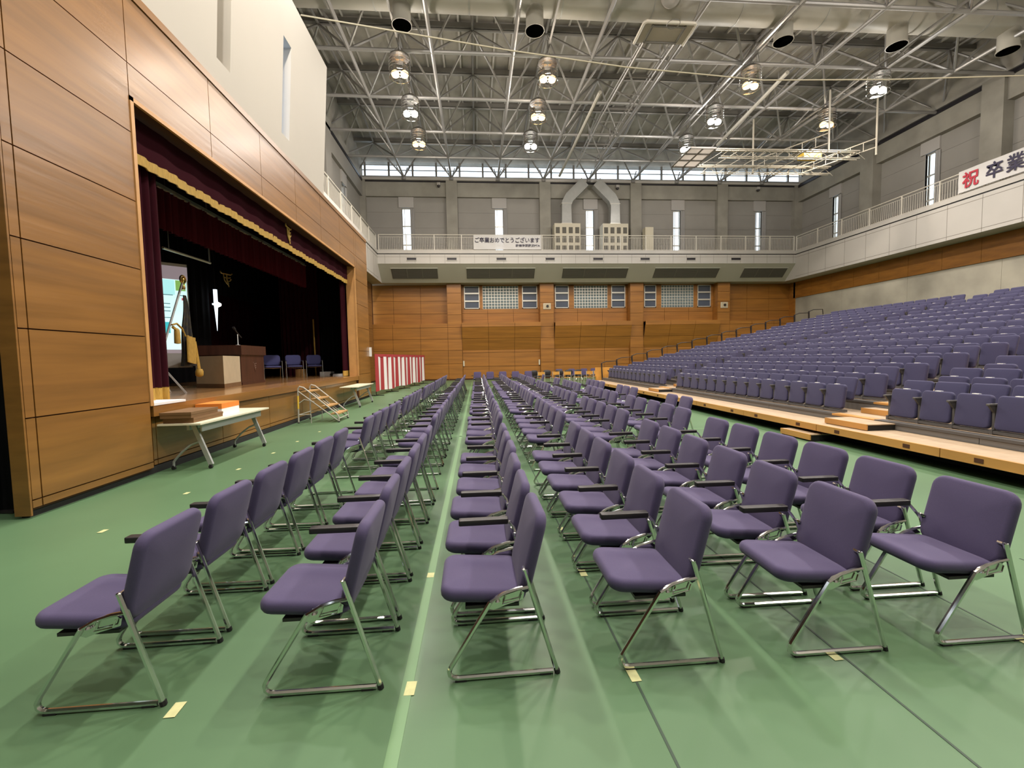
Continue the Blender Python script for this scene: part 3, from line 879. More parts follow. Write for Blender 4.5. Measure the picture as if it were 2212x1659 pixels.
b = MB(); b.sheet(lambda u, v: (4.82*u, wob(u, v), v), 60, 8, (0, .006, 0)); b.build('banner_cloth', M['banner'], t, smooth=60)
lettering('ご卒業おめでとうございます', 4.6, .38, (.1, -.03, .46), M['inktext'], t)
lettering('藤嶺学園藤沢PTA', 1.75, .19, (2.98, -.03, .17), M['inktext'], t)
t = thing('banner', 'large white banner with one red and two black Japanese characters', 'banner', (XBR-.06, 20.2, 9.36), -PI/2, 'congratulation banners')
b = MB(); b.sheet(lambda u, v: (4.6*u, wob(u*.6, v, .02), 1.04*v), 60, 8, (0, .006, 0)); b.build('banner_cloth', M['banner'], t, smooth=60)
lettering('祝', .72, .78, (.2, -.035, .13), M['redtext'], t, bold=.02)
lettering('卒', .66, .76, (1.20, -.035, .16), M['inktext'], t, bold=.018)
lettering('業', .68, .76, (1.98, -.035, .16), M['inktext'], t, bold=.018)

# soffit grilles, fascia slots, speakers, cameras
SV = [(-5.92, -2.68), (-.61, 4.33), (6.4, 11.28), (13.34, 18.32), (20.26, 23.7)]
for k, (x0, x1) in enumerate(SV):
    t = thing('ventilation_grille', 'long bronze ventilation grille in the sloping soffit, %s from the stage side' % ORD[k+1], 'grille', ((x0+x1)/2, 31.85, 7.77), 0, 'soffit grilles')
    w = (x1-x0)/2
    sl = Matrix.Rotation(math.atan2(-1.14, 1.15), 4, 'X')
    def tr(mb): mb.v = [tuple(sl @ Vector(p)) for p in mb.v]; return mb
    b = MB(); b.box(-w, w, -.42, .42, -.03, -.005); tr(b).build('grille_panel', M['grille'], t)
    b = MB()
    for j in range(13): b.box(-w+.05, w-.05, -.40+.065*j, -.385+.065*j, -.045, -.03)
    for j in range(1, 3): b.box(-w+2*w*j/3-.03, -w+2*w*j/3+.03, -.42, .42, -.048, -.03)
    tr(b).build('grille_slat', M['louvre'], t)
    b = MB(); b.box(-w-.03, w+.03, -.47, -.42, -.05, -.0); tr(b).build('grille_frame', M['alu'], t)
FV = [(-4.74, -4.10), (-1.95, -1.29), (1.55, 2.22), (5.08, 5.72), (8.57, 9.26), (12.09, 12.76), (15.6, 16.24), (19.03, 19.75)]
for k, (x0, x1) in enumerate(FV):
    t = thing('slot_vent', 'small black slot vent in the white balcony edge, %s from the stage side' % ORD[k+1], 'vent', ((x0+x1)/2, YBF, 8.66), 0, 'slot vents on the balcony edge')
    w = (x1-x0)/2
    b = MB(); b.box(-w, w, -.02, .0, -.085, .085); b.build('vent_opening', M['blackline'], t)
    b = MB(); b.box(-w-.04, w+.04, -.035, 0, .085, .115); b.box(-w-.04, w+.04, -.035, 0, -.13, -.085); b.build('vent_frame', M['fascia'], t)
for k, (x, z, lab) in enumerate(((5.37, 5.47, 'square pale wall speaker on the second wood pillar of the far wall'), (19.39, 5.45, 'square pale wall speaker on the wood pillar beside the bleachers'))):
    t = thing('wall_speaker', lab, 'speaker', (x, YP-.0, z), 0, 'wall speakers')
    b = MB(); b.box(-.28, .28, -.05, 0, -.22, .22); b.build('speaker_baffle', M['cream'], t)
    b = MB(); b.box(-.24, .24, -.06, -.05, -.19, .19); b.build('speaker_grille', M['beige'], t)
    b = MB(); b.tube([(.03, -.06, 0), (.03, -.11, 0)], .10, 14); b.build('horn', M['black'], t, smooth=40)
for k, (x, lab) in enumerate(((-2.58, 'small white dome camera under the roof, above the banner'), (11.15, 'small white dome camera under the roof, beside the bent ducts'), (22.6, 'small white dome camera under the roof, near the bleacher corner'))):
    t = thing('dome_camera', lab, 'camera', (x, 33.62, 14.6), 0, 'dome cameras on the far wall')
    b = MB(); b.box(-.12, .12, -.12, .12, .02, .22); b.build('camera_housing', M['fascia'], t)
    b = MB(); b.lathe([(.02, -.13), (.08, -.1), (.11, -.02), (.11, .03)], (0, -.04, 0), 12); b.build('lens_dome', M['black'], t, smooth=40)
for k, (x, y, z, lab) in enumerate(((-1.0, 32.9, 1.25, 'pale door pull beside the first wood pillar of the far wall'), (4.75, 32.9, 1.25, 'pale door pull beside the second wood pillar of the far wall'), (12.75, 32.9, 1.3, 'pale door pull beside the third wood pillar, behind the handrail'), (-4.66, 19.5, 1.98, 'bright switch plate at the end of the stage wall'))):
    b = MB(); b.box(-.05, .05, -.04, 0, -.2, .2)
    tag(b.build('door_pull' if k < 3 else 'switch_plate', M['plate'] if k == 3 else M['cream'], loc=(x, y, z)), lab, 'handle' if k < 3 else 'switch')

# ------------------------------------------------------------------ purple folding chairs on the floor (they face the stage, -X)
def chair_parts(t, arm=True):
    parts = []
    # seat: slightly dished pad, front lip lower
    xf = Matrix.Translation((-.075, 0, .408)) @ Matrix.Rotation(math.radians(4.5), 4, 'Y') @ Matrix.Rotation(PI/2, 4, 'Z') @ Matrix.Rotation(PI/2, 4, 'X')
    b = MB(); b.pad(.425, .44, .072, .075, .032, .012, xf)
    parts.append(b.build('seat', M['purple'], t, smooth=60))
    xf = Matrix.Translation((.175, 0, .605)) @ Matrix.Rotation(math.radians(14.5), 4, 'Y') @ Matrix.Rotation(PI/2, 4, 'Z')
    b = MB(); b.pad(.445, .43, .06, .075, .027, .010, xf)
    parts.append(b.build('backrest', M['purple'], t, smooth=60))
    for s in (-1, 1):
        y = .228*s
        b = MB()
        arc = [(-.262+.045*(1-cos(a)) - .0, y, .056-.045*sin(a)) for a in (0, .45, .9, 1.35)]
        b.tube([(-.045, y, .395), (-.243, y, .083), (-.256, y, .056), (-.252, y, .033), (-.235, y, .019), (-.205, y, .0145), (.265, y, .0135)], .0125, 7)
        b.tube([(.15, y, .46), (.09, y, .452), (.02, y, .432), (-.045, y, .395)], .0095, 6)
        b.tube([(.285, y, .012), (.128, y, .548)], .0125, 7)
        b.tube([(.128, y, .545), (.128, y-.035*s, .545)], .009, 6)
        b.lathe([(.008, -.003), (.013, .0), (.012, .006), (.004, .010)], (.127, y, .546), 8)
        parts.append(b.build('side_frame', M['chrome'], t, smooth=45))
        b = MB()
        pl = [(-.055, .385), (-.02, .420), (.03, .438), (.10, .450), (.125, .430), (.118, .395), (.03, .372), (-.03, .350), (-.062, .362)]
        k = len(pl)
        b.add([(x, y-.003*s, z) for x, z in pl]+[(x, y-.010*s, z) for x, z in pl], [tuple(range(k)), tuple(range(2*k-1, k-1, -1))]+[(i, (i+1) % k, k+(i+1) % k, k+i) for i in range(k)])
        b.tube([(.03, y+.006*s, .425), (.015, y+.008*s, .385), (.10, y+.010*s, .400), (.112, y+.008*s, .432)], .0045, 5); b.lathe([(.004, 0), (.014, .002), (.010, .012), (.003, .014)], (-.01, y+.002*s, .395), 8)
        parts.append(b.build('hinge_plate', M['chrome'], t, smooth=45))
        b = MB()
        for x in (-.20, .225): b.box(x-.028, x+.028, y-.012, y+.012, 0, .010)
        b.tube([(.288, y, .001), (.283, y, .022)], .015, 7)
        parts.append(b.build('rubber_foot', M['blackrub'], t))
    if arm:
        b = MB(); b.pad(.056, .30, .034, .010, .005, 0, Matrix.Translation((-.06, .278, .612)) @ Matrix.Rotation(PI/2, 4, 'Y') @ Matrix.Rotation(PI/2, 4, 'Z') , nc=3, ne=2)
        parts.append(b.build('armrest', M['black'], t, smooth=50))
        b = MB()
        b.tube([(.07, .278, .600), (.10, .278, .598), (.122, .272, .57), (.132, .25, .54), (.136, .235, .52)], .0095, 6)
        parts.append(b.build('arm_bracket', M['chrome'], t, smooth=45))
    b = MB(); b.box(-.17, .10, -.205, .205, .352, .368); b.tube([(.15, -.228, .10), (.15, -.228, .10)], .001, 3) if False else None
    parts.append(b.build('seat_pan', M['black'], t))
    return parts
CN = {1: 'stage-side column', 2: 'second column from the stage', 3: 'third column from the stage', 4: 'fourth column from the stage', 5: 'fifth column from the stage', 6: 'sixth column, bleacher side', 7: 'short column along the bleachers'}
X1 = {1: -1.79, 2: -.80, 3: .07, 4: .945, 5: 1.86, 6: 2.715, 7: 3.6}
X2 = {1: -1.76, 2: -.84, 3: .09, 4: .99, 5: 1.92, 6: 2.85, 7: 3.72}
G0 = {1: 2.30, 2: 6.22, 3: 9.49, 4: 12.87, 5: 16.19, 6: 19.5}
chair0 = thing('folding_chair', 'x', 'chair', (0, 0, 0), 0, 'purple folding chairs in columns on the floor')
proto(chair0, *chair_parts(chair0))
used = False
for c in range(1, 8):
    for g in range(1, 7):
        for k in range(6 if g == 1 else 5):
            if c == 7 and (g, k) not in ((2, 3), (2, 4), (3, 2), (3, 3), (3, 4), (4, 1), (4, 2), (4, 3), (4, 4)): continue
            if c == 6 and g >= 5 and (g, k) not in ((5, 0), (5, 1), (6, 1)): continue
            x = (X1 if g == 1 else X2)[c]+random.uniform(-.012, .012)
            y = G0[g]+.555*k+random.uniform(-.008, .008)
            rz = random.uniform(-.015, .015)
            lab = 'purple folding chair, %s along the %s block from the near end, %s' % (ORD[k+1], ORD[g], CN[c])
            lab = 'purple folding chair, %s in %s block from near end, %s' % (ORD[k+1], ORD[g], CN[c])
            if not used:
                used = True; chair0['label'] = lab; chair0.location = (x, y, 0); chair0.rotation_euler = (0, 0, rz)
            else:
                dup(chair0, lab, (x, y, 0), rz)
# five chairs in a row across the far end, seen from behind
for k in range(5):
    dup(chair0, 'purple chair seen from behind in the far cross row, %s from the stage side' % ORD[k+1], (-.02+.76*k, 25.6-.1*k, 0), PI*.5+.06*k-.1, 'purple chairs in the far cross row')

# music chairs and dark padded chairs beyond
mc = thing('school_chair', 'x', 'chair', (0, 0, 0), 0, 'plywood school chairs near the far wall')
b = MB(); b.box(-.19, .19, .165, .18, .60, .78); p1 = b.build('backrest', M['ply'], mc)
b = MB(); b.box(-.19, .19, -.19, .18, .43, .445); p2 = b.build('seat', M['ply'], mc)
b = MB()
for s in (-1, 1):
    b.tube([(.2*s, .24, 0), (.2*s, .2, .43), (.2*s, .17, .79)], .013, 6)
    b.tube([(.2*s, -.22, 0), (.2*s, -.17, .43), (.2*s, .2, .43)], .013, 6)
p3 = b.build('chair_frame', M['alu'], mc, smooth=45)
proto(mc, p1, p2, p3)
for k, (x, y) in enumerate(((3.6, 24.4), (4.45, 24.6), (5.1, 24.3), (5.75, 24.6), (6.35, 24.4), (6.95, 24.7))):
    lab = 'orange plywood school chair near the far wall, %s from the column ends' % ORD[k+1]
    if k == 0: mc['label'] = lab; mc.location = (x, y, 0); mc.rotation_euler = (0, 0, PI)
    else: dup(mc, lab, (x, y, 0), PI+.2*sin(k*2.1))
dk = thing('padded_chair', 'x', 'chair', (0, 0, 0), 0, 'black padded chairs near the far wall')
b = MB(); b.pad(.50, .36, .10, .16, .04, .02, Matrix.Translation((0, .2, .64))); p1 = b.build('backrest', M['black'], dk, smooth=60)
b = MB(); b.pad(.48, .44, .08, .1, .03, .01, Matrix.Translation((0, 0, .44)) @ Matrix.Rotation(PI/2, 4, 'X')); p2 = b.build('seat', M['black'], dk, smooth=60)
b = MB()
for sx in (-.2, .2):
    for sy in (-.2, .2): b.tube([(sx, sy, 0), (sx, sy, .42)], .014, 6)
p3 = b.build('chair_frame', M['alu'], dk)
proto(dk, p1, p2, p3)
for k, (x, y) in enumerate(((3.55, 26.3), (4.3, 26.4), (5.0, 26.3), (5.7, 26.4), (6.3, 26.3))):
    lab = 'black round-backed padded chair near the far wall, %s from the stage side' % ORD[k+1]
    if k == 0: dk['label'] = lab; dk.location = (x, y, 0); dk.rotation_euler = (0, 0, .3)
    else: dup(dk, lab, (x, y, 0), .3*cos(k*1.7))
for k, (x, y) in enumerate(((5.45, 28.4), (6.3, 28.4), (7.15, 28.4), (7.85, 28.5), (8.5, 28.5))):
    dup(chair0, 'purple chair in the hindmost row by the far wall, %s from the stage side' % ORD[k+1], (x, y, 0), PI*.5, 'purple chairs in the hindmost row')

# ------------------------------------------------------------------ bleachers
NT, TREAD, RISE = 15, .86, .194
BX0, BZ0 = 6.85, .30            # front deck nosing x is 6.12; first riser at 6.85
YE, YS = 23.3, 3.2
AISLES = [(6.92, 7.82), (14.95, 15.85)]
TZ0 = .42                       # floor of the first seat tier
bl = thing('bleacher_platform', 'low wooden front platform of the bleachers with a black recess underneath', 'platform', (0, 0, 0))
b = MB(); b.box(6.12, BX0-.02, YS, YE, BZ0-.02, BZ0)
b.build('deck', M['decktop'], bl)
ysp = [YS, 5.2, 7.3, 9.45, 11.6, 13.75, 15.9, 18.05, 20.2, YE]
for y0, y1 in zip(ysp, ysp[1:]):
    b = MB(); b.box(6.09, 6.13, y0+.006, y1-.006, BZ0-.115, BZ0+.004); b.build('nosing', M['decknose'], bl)
    for yy in (y0+.45, y1-.45): b = MB(); b.box(6.086, 6.09, yy-.05, yy+.05, BZ0-.085, BZ0-.03); b.build('pull_slot', M['groove'], bl)
b = MB(); b.box(6.62, 6.83, YS, YE-.05, 0, BZ0-.03); b.build('kick_skirt', M['blackrub'], bl)
b = MB(); b.box(6.2, 6.83, YS, YE-.05, BZ0-.12, BZ0-.02); b.build('under_frame', M['blackrub'], bl)
for i in range(NT):
    x = BX0+TREAD*i; z = TZ0+RISE*i
    zb = BZ0 if i == 0 else z-RISE
    bl = thing('bleacher_tier', 'wooden bleacher tier with grey riser, %s' % ('lowest one above the front platform' if i == 0 else ORD[i+1]+' one up from the hall floor'), 'bleacher tier', (0, 0, 0), 0, 'bleacher tiers')
    b = MB()
    ye = YS
    while ye < YE:
        b.box(x, x+.03, ye+.004, min(ye+2.15, YE)-.004, zb, z-.03); ye += 2.15
    b.build('riser', M['grey'], bl)
    b = MB(); b.box(x+.16, x+TREAD-.002, YS, YE, z-.03, z); b.build('deck', M['decktop'], bl)
    b = MB()
    eds = [YS]+[e for a in AISLES for e in a]+[YE-.55 if i else YE]
    for q in range(0, 6, 2): b.box(x-.01, x+.16, eds[q], eds[q+1], z-.035, z+.005)
    b.build('front_channel', M['darkgrey'], bl)
    b = MB()
    for a in AISLES+([(YE-.55, YE)] if i else []): b.box(x-.01, x+.16, a[0], a[1], z-.035, z+.001)
    b.build('deck', M['decknose'], bl)
    b = MB(); b.box(x+.05, x+TREAD-.05, YE-.05, YE-.01, 0, z-.04); b.build('end_panel', M['darkgrey'], bl)
    if i < NT-1:
        for q, (y0, y1) in enumerate(AISLES):           # half steps in the aisles
            if (y1, x) and x > 1.36*y1: continue
            t = thing('aisle_step', 'wooden half step in the %s aisle between tiers, %s from the floor' % (('near', 'far')[q], ORD[i+1]), 'step', (x+TREAD-.02, (y0+y1)/2, z), 0, 'half steps in the bleacher aisles')
            h = (y1-y0)/2-.06
            b = MB(); b.box(-.29, .0, -h, h, .0, RISE*.5); b.build('step_box', M['decktop'], t)
            b = MB(); b.box(-.305, -.29, -h, h, .003, RISE*.5+.003); b.build('step_nosing', M['decknose'], t)
for k, (y0, y1) in enumerate(AISLES):
    nm = ('aisle beside the near seat section', 'far aisle')[k]
    t = thing('portable_step', 'low wooden step block on the green floor at the %s' % nm, 'step', (6.24, (7.62, 16.4)[k], 0), 0, 'wooden step blocks')
    b = MB(); b.box(-.29, .18, -.37, .37, .0, .115); b.build('step_box', M['blackrub'], t)
    b = MB(); b.box(-.30, .18, -.38, .38, .115, .13); b.build('step_top', M['decktop'], t)
    b = MB(); b.box(-.315, -.295, -.38, .38, .03, .132); b.build('step_nosing', M['decknose'], t)
    t = thing('portable_step', 'low wooden step block on the bleacher deck at the %s' % nm, 'step', (6.62, (6.97, 15.17)[k], BZ0), 0, 'wooden step blocks')
    b = MB(); b.box(-.26, .24, -.42, .42, .0, .09); b.build('step_box', M['blackrub'], t)
    b = MB(); b.box(-.27, .25, -.43, .43, .09, .105); b.build('step_top', M['decktop'], t)
    b = MB(); b.box(-.285, -.265, -.43, .43, .01, .107); b.build('step_nosing', M['decknose'], t)
# one tip-up seat (faces -X): folded pan, back, stanchion with arm, number plate
st0 = thing('bleacher_seat', 'x', 'bleacher seat', (0, 0, 0), 0, 'folded purple bleacher seats')
b = MB(); b.pad(.455, .48, .07, .06, .025, .006, Matrix.Translation((.0, 0, .305)) @ Matrix.Rotation(math.radians(7), 4, 'Y') @ Matrix.Rotation(PI/2, 4, 'Z'))
q1 = b.build('seat', M['bpurple'], st0, smooth=60)
b = MB(); b.pad(.465, .46, .06, .05, .022, .006, Matrix.Translation((.21, 0, .455)) @ Matrix.Rotation(math.radians(13), 4, 'Y') @ Matrix.Rotation(PI/2, 4, 'Z'))
q2 = b.build('backrest', M['bpurple'], st0, smooth=60)
b = MB(); b.box(-.055, .075, .236, .274, .0, .07); b.box(-.02, .06, .240, .270, .05, .40); b.pad(.05, .24, .03, .012, .006, 0, Matrix.Translation((.0, .255, .415)) @ Matrix.Rotation(PI/2, 4, 'Y') @ Matrix.Rotation(PI/2, 4, 'Z'), nc=2, ne=2)
b.hexa([(-.07, .24, .36), (.02, .24, .26), (.02, .27, .26), (-.07, .27, .36)], [(-.10, .24, .40), (.10, .24, .40), (.10, .27, .40), (-.10, .27, .40)])
q3 = b.build('stanchion', M['darkgrey'], st0, smooth=40)
b = MB(); b.box(-.05, .03, -.254, .254, .015, .055); q4 = b.build('seat_beam', M['darkgrey'], st0)
b = MB(); b.box(.005, .055, -.042, .042, .538, .551); q5 = b.build('number_plate', M['plate'], st0)
proto(st0, q1, q2, q3, q4, q5)
def px_of(x, y, z):
    p = Vector((x, y, z-1.6)); return p.dot(_r2)/p.dot(_f)*934+1106
seats = []
secs = [(3.3, 6.92, 'near section'), (7.82, 14.95, 'middle section'), (15.85, 23.2, 'far section')]
P = .508
for i in range(NT):
    x = BX0+.28+TREAD*i; z = TZ0+RISE*i
    for s, (y0, y1, nm) in enumerate(secs):
        if s == 2 and i: y1 -= .6
        n = int((y1-y0)/P)
        off = y1-P/2 if s == 0 else y0+P/2
        for k in range(n):
            y = off-P*k if s == 0 else off+P*k
            if not 1312 < px_of(x, y, z+.5) < 2240: continue
            seats.append((x*x+y*y, i, s, k, x, y, z, nm))
seats.sort()
print('bleacher seats', len(seats))
TIER = ['floor-level tier']+['%s tier up' % ORD[k+1] for k in range(1, NT)]
first = True
for n, (d, i, s, k, x, y, z, nm) in enumerate(seats[:300]):
    lab = 'folded purple bleacher seat, %s, %s, %s seat from its aisle' % (('lowest tier' if i == 0 else ORD[i+1]+' tier up'), nm, ORD[k+1])
    if 'beyond' in nm: lab = lab.replace('section beyond the near aisle', 'near section')
    if first: first = False; st0['label'] = lab; st0.location = (x, y, z)
    else: dup(st0, lab, (x, y, z))
rest = seats[300:]
if rest:
    b = MB()
    meshes = [(q.data, mi) for q, mi in ((q1, 0), (q2, 0), (q3, 1), (q5, 2))]
    for d, i, s, k, x, y, z, nm in rest:
        for me, mi in meshes:
            b.add([(v.co.x+x, v.co.y+y, v.co.z+z) for v in me.vertices], [tuple(p.vertices) for p in me.polygons], mi)
    tag(b.build('bleacher_seats', [M['bpurple'], M['darkgrey'], M['plate']], smooth=60), 'remaining far-off folded purple seats in the uppermost bleacher tiers', 'bleacher seats', None, 'stuff')
# hand rails at the far end of the bleacher
for i in range(NT):
    x = BX0+TREAD*i; z = TZ0-.12+RISE*i
    t = thing('end_handrail', 'thin dark handrail frame at the far end of the bleacher, %s step from the floor' % ORD[i+1], 'handrail', (x+.02, YE+.03, z), 0, 'bleacher end handrails')
    b = MB(); b.bar((0, 0, -z+.0), (-.06, 0, .93), .07, .05, up=(1, 0, 0)); b.build('post', M['black'], t)
    b = MB(); b.tube([(-.06, 0, .92), (.20, 0, 1.02), (TREAD-.10, 0, .93+RISE*.55), (TREAD-.06, 0, .55+RISE)], .024, 6); b.build('rail', M['black'], t, smooth=45)
t = thing('end_board', 'orange plywood board leaning at the foot of the bleacher end', 'board', (6.78, YE+.12, .50))
b = MB(); b.box(-.30, .55, -.02, .02, 0, .50); b.build('board_panel', M['ply'], t)
b = MB(); b.box(-.25, .5, -.02, .16, -.5, .0); b.build('board_foot', M['ply'], t)

# ------------------------------------------------------------------ tape marks
TP = [(-.36, 2.05, .05, .09, 'masking tape strip on the floor between second and third chair columns, near end'), (-1.43, 2.03, .05, .09, 'masking tape strip on the floor beside the nearest first-column chair foot'.replace('nearest ', '')), (-3.64, 4.39, .05, .08, 'pale tape mark on open green floor, first of the line along the stage'), (-3.62, 5.57, .05, .08, 'pale tape mark on open green floor, second of the line along the stage'), (-3.62, 6.74, .05, .08, 'pale tape mark on open green floor, third of the line along the stage'), (-3.62, 7.86, .05, .08, 'pale tape mark on open green floor, fourth of the line along the stage'), (-3.64, 8.93, .05, .08, 'pale tape mark on open green floor, fifth of the line along the stage'), (-3.62, 10.1, .05, .08, 'pale tape mark on open green floor, beside the portable stage steps'), (-.38, 3.16, .05, .07, 'masking tape strip in the aisle beside the third column, second chair'), (.745, 2.03, .05, .10, 'masking tape strip crossed by the near chair frame of the fourth column'), (1.84, 2.05, .05, .07, 'masking tape strip behind the near chair foot of the fifth column'), (2.95, 2.06, .05, .07, 'masking tape strip under the near chair foot of the sixth column'), (.745, 3.05, .05, .07, 'masking tape strip under the second chair of the fourth column'), (.745, 3.9, .05, .07, 'masking tape strip under the third chair of the fourth column')]
for x, y, w, h, lab in TP:
    b = MB(); b.box(-w/2, w/2, -h/2, h/2, .0026, .0034)
    tag(b.build('tape_strip', M['tape'], loc=(x, y, 0), rz=random.uniform(-.05, .05)), lab, 'tape', 'tape marks on the floor')

# ------------------------------------------------------------------ stage: curtains
def folds(t, name, p, q, z0, z1, n, amp, mt, th=.012, taper=.0):
    """pleated cloth hanging from p to q (xy), z0..z1"""
    p, q = Vector((*p, 0)), Vector((*q, 0))
    d = (q-p); L = d.length; d /= L
    nn = Vector((-d.y, d.x, 0))
    b = MB()
    def fn(u, v):
        a = 2*PI*n*u
        w = amp*(sin(a)+.35*sin(2.3*a+1.0)+.2*sin(.37*a))*(1-.35*v*taper)
        P = p+d*(L*u+amp*.3*cos(a))+nn*w
        return (P.x, P.y, z0+(z1-z0)*v)
    b.sheet(fn, max(12, n*10), 3, nn*th)
    return b.build(name, mt, t, smooth=70)
t = thing('stage_valance', 'flat maroon velvet valance with gold fringe along the top of the stage opening', 'valance')
b = MB(); b.sheet(lambda u, v: (-5.02+.012*sin(u*90), 6.68+10.92*u, 4.72+.56*v), 120, 2, (.015, 0, 0)); b.build('valance_cloth', M['velvet'], t, smooth=60)
b = MB(); b.sheet(lambda u, v: (-5.0+.018*sin(u*300), 6.68+10.92*u, 4.60+.012*sin(u*77)+.15*v), 260, 1, (.02, 0, 0)); b.build('gold_fringe', M['gold'], t, smooth=60)
def emblem(t, at, sc, rz, name='emblem'):
    """gilt monogram: a horned T and F with a drooping tail"""
    xf = Matrix.Translation(at) @ Matrix.Rotation(rz, 4, 'Z') @ Matrix.Scale(sc, 4)
    b = MB()
    for pts, r in (([(-.62, 0, .62), (-.50, 0, .52), (-.2, 0, .50), (.15, 0, .46), (.42, 0, .44), (.60, 0, .58)], .085), ([(-.62, 0, .62), (-.66, 0, .70), (-.56, 0, .74)], .06),
                   ([(-.32, 0, .48), (-.30, 0, .1), (-.22, 0, -.3), (-.02, 0, -.62), (.16, 0, -.80), (.20, 0, -1.02)], .065), ([(.02, 0, .46), (.0, 0, .05), (.06, 0, -.40), (.16, 0, -.70)], .09),
                   ([(.0, 0, .06), (.28, 0, .04), (.40, 0, .14)], .07), ([(-.32, 0, .1), (-.12, 0, .02), (.0, 0, .05)], .05), ([(.06, 0, -.40), (.34, 0, -.30), (.48, 0, -.12), (.36, 0, -.05)], .06)):
        b.tube([xf @ Vector(p) for p in pts], r*sc, 6)
    return b.build(name, M['emblem'], t, smooth=60)
e = thing('emblem', 'gold school monogram pinned to the maroon valance over the stage', 'emblem', (-4.97, 12.28, 5.04), 0, 'gold school monograms')
emblem(e, (0, 0, .02), .27, PI/2)
def leg_curtain(lab, p, q, n=5, z1=4.95):
    t = thing('stage_curtain', lab, 'curtain', (0, 0, 0), 0, 'maroon stage side curtains')
    folds(t, 'curtain_cloth', p, q, 1.22, z1, n, .05, M['velvet'])
    folds(t, 'gold_fringe', p, q, 1.02, 1.23, n, .05, M['gold'])
leg_curtain('gathered maroon stage curtain at the near side of the opening, gold fringed', (-5.12, 6.75), (-5.15, 7.62))
leg_curtain('gathered maroon stage curtain at the far side of the opening, gold fringed', (-5.15, 17.2), (-5.2, 18.9), 7)
t = thing('stage_border', 'pleated maroon border curtain hanging under a bright lighting batten', 'curtain')
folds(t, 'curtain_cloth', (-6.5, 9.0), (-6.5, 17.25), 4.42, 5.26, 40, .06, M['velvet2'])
b = MB(); b.box(-6.56, -6.44, 9.0, 17.25, 5.27, 5.33); b.build('lighting_batten', M['alu'], t)
b = MB()
for k in range(16): b.box(-6.47, -6.42, 9.1+.52*k, 9.5+.52*k, 5.235, 5.27)
b.build('batten_lamp', M['alu'], t)
t = thing('backdrop_curtain', 'dark maroon pleated backdrop curtain at the back of the stage', 'curtain')
folds(t, 'curtain_cloth', (-10.6, 9), (-10.6, 23.4), 1.0, 6.3, 40, .07, M['velvet'])
t = thing('wing_curtain', 'dark maroon pleated curtain closing the far wing of the stage', 'curtain')
folds(t, 'curtain_cloth', (-8.3, 19.2), (-6.75, 19.3), 1.0, 6.3, 9, .04, M['velvet'])
t = thing('black_masking_drape', 'black drape hanging in the far stage wing beside the chairs', 'curtain', (0, 0, 0), 0, 'black stage drapes')
folds(t, 'curtain_cloth', (-6.7, 19.3), (-5.25, 19.36), 1.0, 6.3, 8, .03, M['blackcloth'])
t = thing('black_masking_drape', 'black drape between the projection screen and the lit cross', 'curtain', (0, 0, 0), 0, 'black stage drapes')
folds(t, 'curtain_cloth', (-9.35, 13.3), (-9.35, 16.15), 1.0, 6.2, 8, .03, M['blackcloth'])
t = thing('black_border', 'black border cloth over the back of the stage behind the gold monogram', 'curtain', (0, 0, 0), 0, 'black stage drapes')
folds(t, 'curtain_cloth', (-9.55, 13.25), (-9.55, 23), 4.15, 6.3, 26, .03, M['blackcloth'])
e = thing('emblem', 'gold school monogram on the black border above the lit cross', 'emblem', (-9.34, 16.95, 4.68), 0, 'gold school monograms')
emblem(e, (.2, 0, .05), .31, PI*.27)
t = thing('lit_cross', 'tall slender glowing white cross hanging at the back of the stage', 'cross', (-9.15, 16.2, 2.75))
b = MB()
b.hexa([(-.004, -.004, .0), (.004, -.004, .0), (.004, .004, .0), (-.004, .004, .0)], [(-.045, -.045, .92), (.045, -.045, .92), (.045, .045, .92), (-.045, .045, .92)])
b.box(-.045, .045, -.045, .045, .92, 1.45); b.box(-.03, .03, -.17, .17, .89, .95)
b.build('cross_body', M['crossglow'], t)
b = MB(); b.lathe([(.01, -.09), (.09, -.04), (.1, 0), (.09, .04), (.01, .09)], (.07, 0, .92), 12); b.build('cross_glare', M['bulbcool'], t, smooth=60)  # glowing bead added as the glare sparkle where the arms cross
b = MB(); b.tube([(0, 0, 1.48), (0, 0, 3.4)], .006, 4); b.build('wire', M['black'], t)
t = thing('lighting_bar', 'thin steel bar hanging over the stage above the projection screen', 'bar', (-7, 10.5, 4.22))
b = MB(); b.tube([(0, 0, 0), (0, 1.75, .04)], .03, 6); b.build('bar_tube', M['alu'], t)
b = MB(); b.tube([(0, .2, 0), (0, .2, 2.0)], .01, 4); b.tube([(0, 1.72, .04), (0, 1.72, 2.0)], .02, 4); b.build('hanger', M['steeldark'], t)

# projection screen, turned towards the hall
sd = Vector((-.74, -.68, 0)); sx = Vector((-8.02, 12.93, 0))
t = thing('projection_screen', 'big white projection screen glowing pale cyan behind the flag', 'screen', (sx.x, sx.y, 1.50))
nrm = Vector((.68, -.74, 0))
def spt(a, z, o=0.0): q = sd*a+nrm*o; return (q.x, q.y, z)
b = MB(); b.hexa([spt(0, 0, -.03), spt(2.6, 0, -.03), spt(2.6, 0, 0), spt(0, 0, 0)], [spt(0, 2.86, -.03), spt(2.6, 2.86, -.03), spt(2.6, 2.86, 0), spt(0, 2.86, 0)]); b.build('screen_cloth', M['paper'], t)
def spanel(name, a0, a1, z0, z1, o, m):
    b = MB(); b.hexa([spt(a0, z0, o-.003), spt(a1, z0, o-.003), spt(a1, z0, o), spt(a0, z0, o)], [spt(a0, z1, o-.003), spt(a1, z1, o-.003), spt(a1, z1, o), spt(a0, z1, o)]); return b.build(name, m, t)
M['scr1'] = mat('screen_cyan', (.42, .83, .84), .6, emit=1.0)
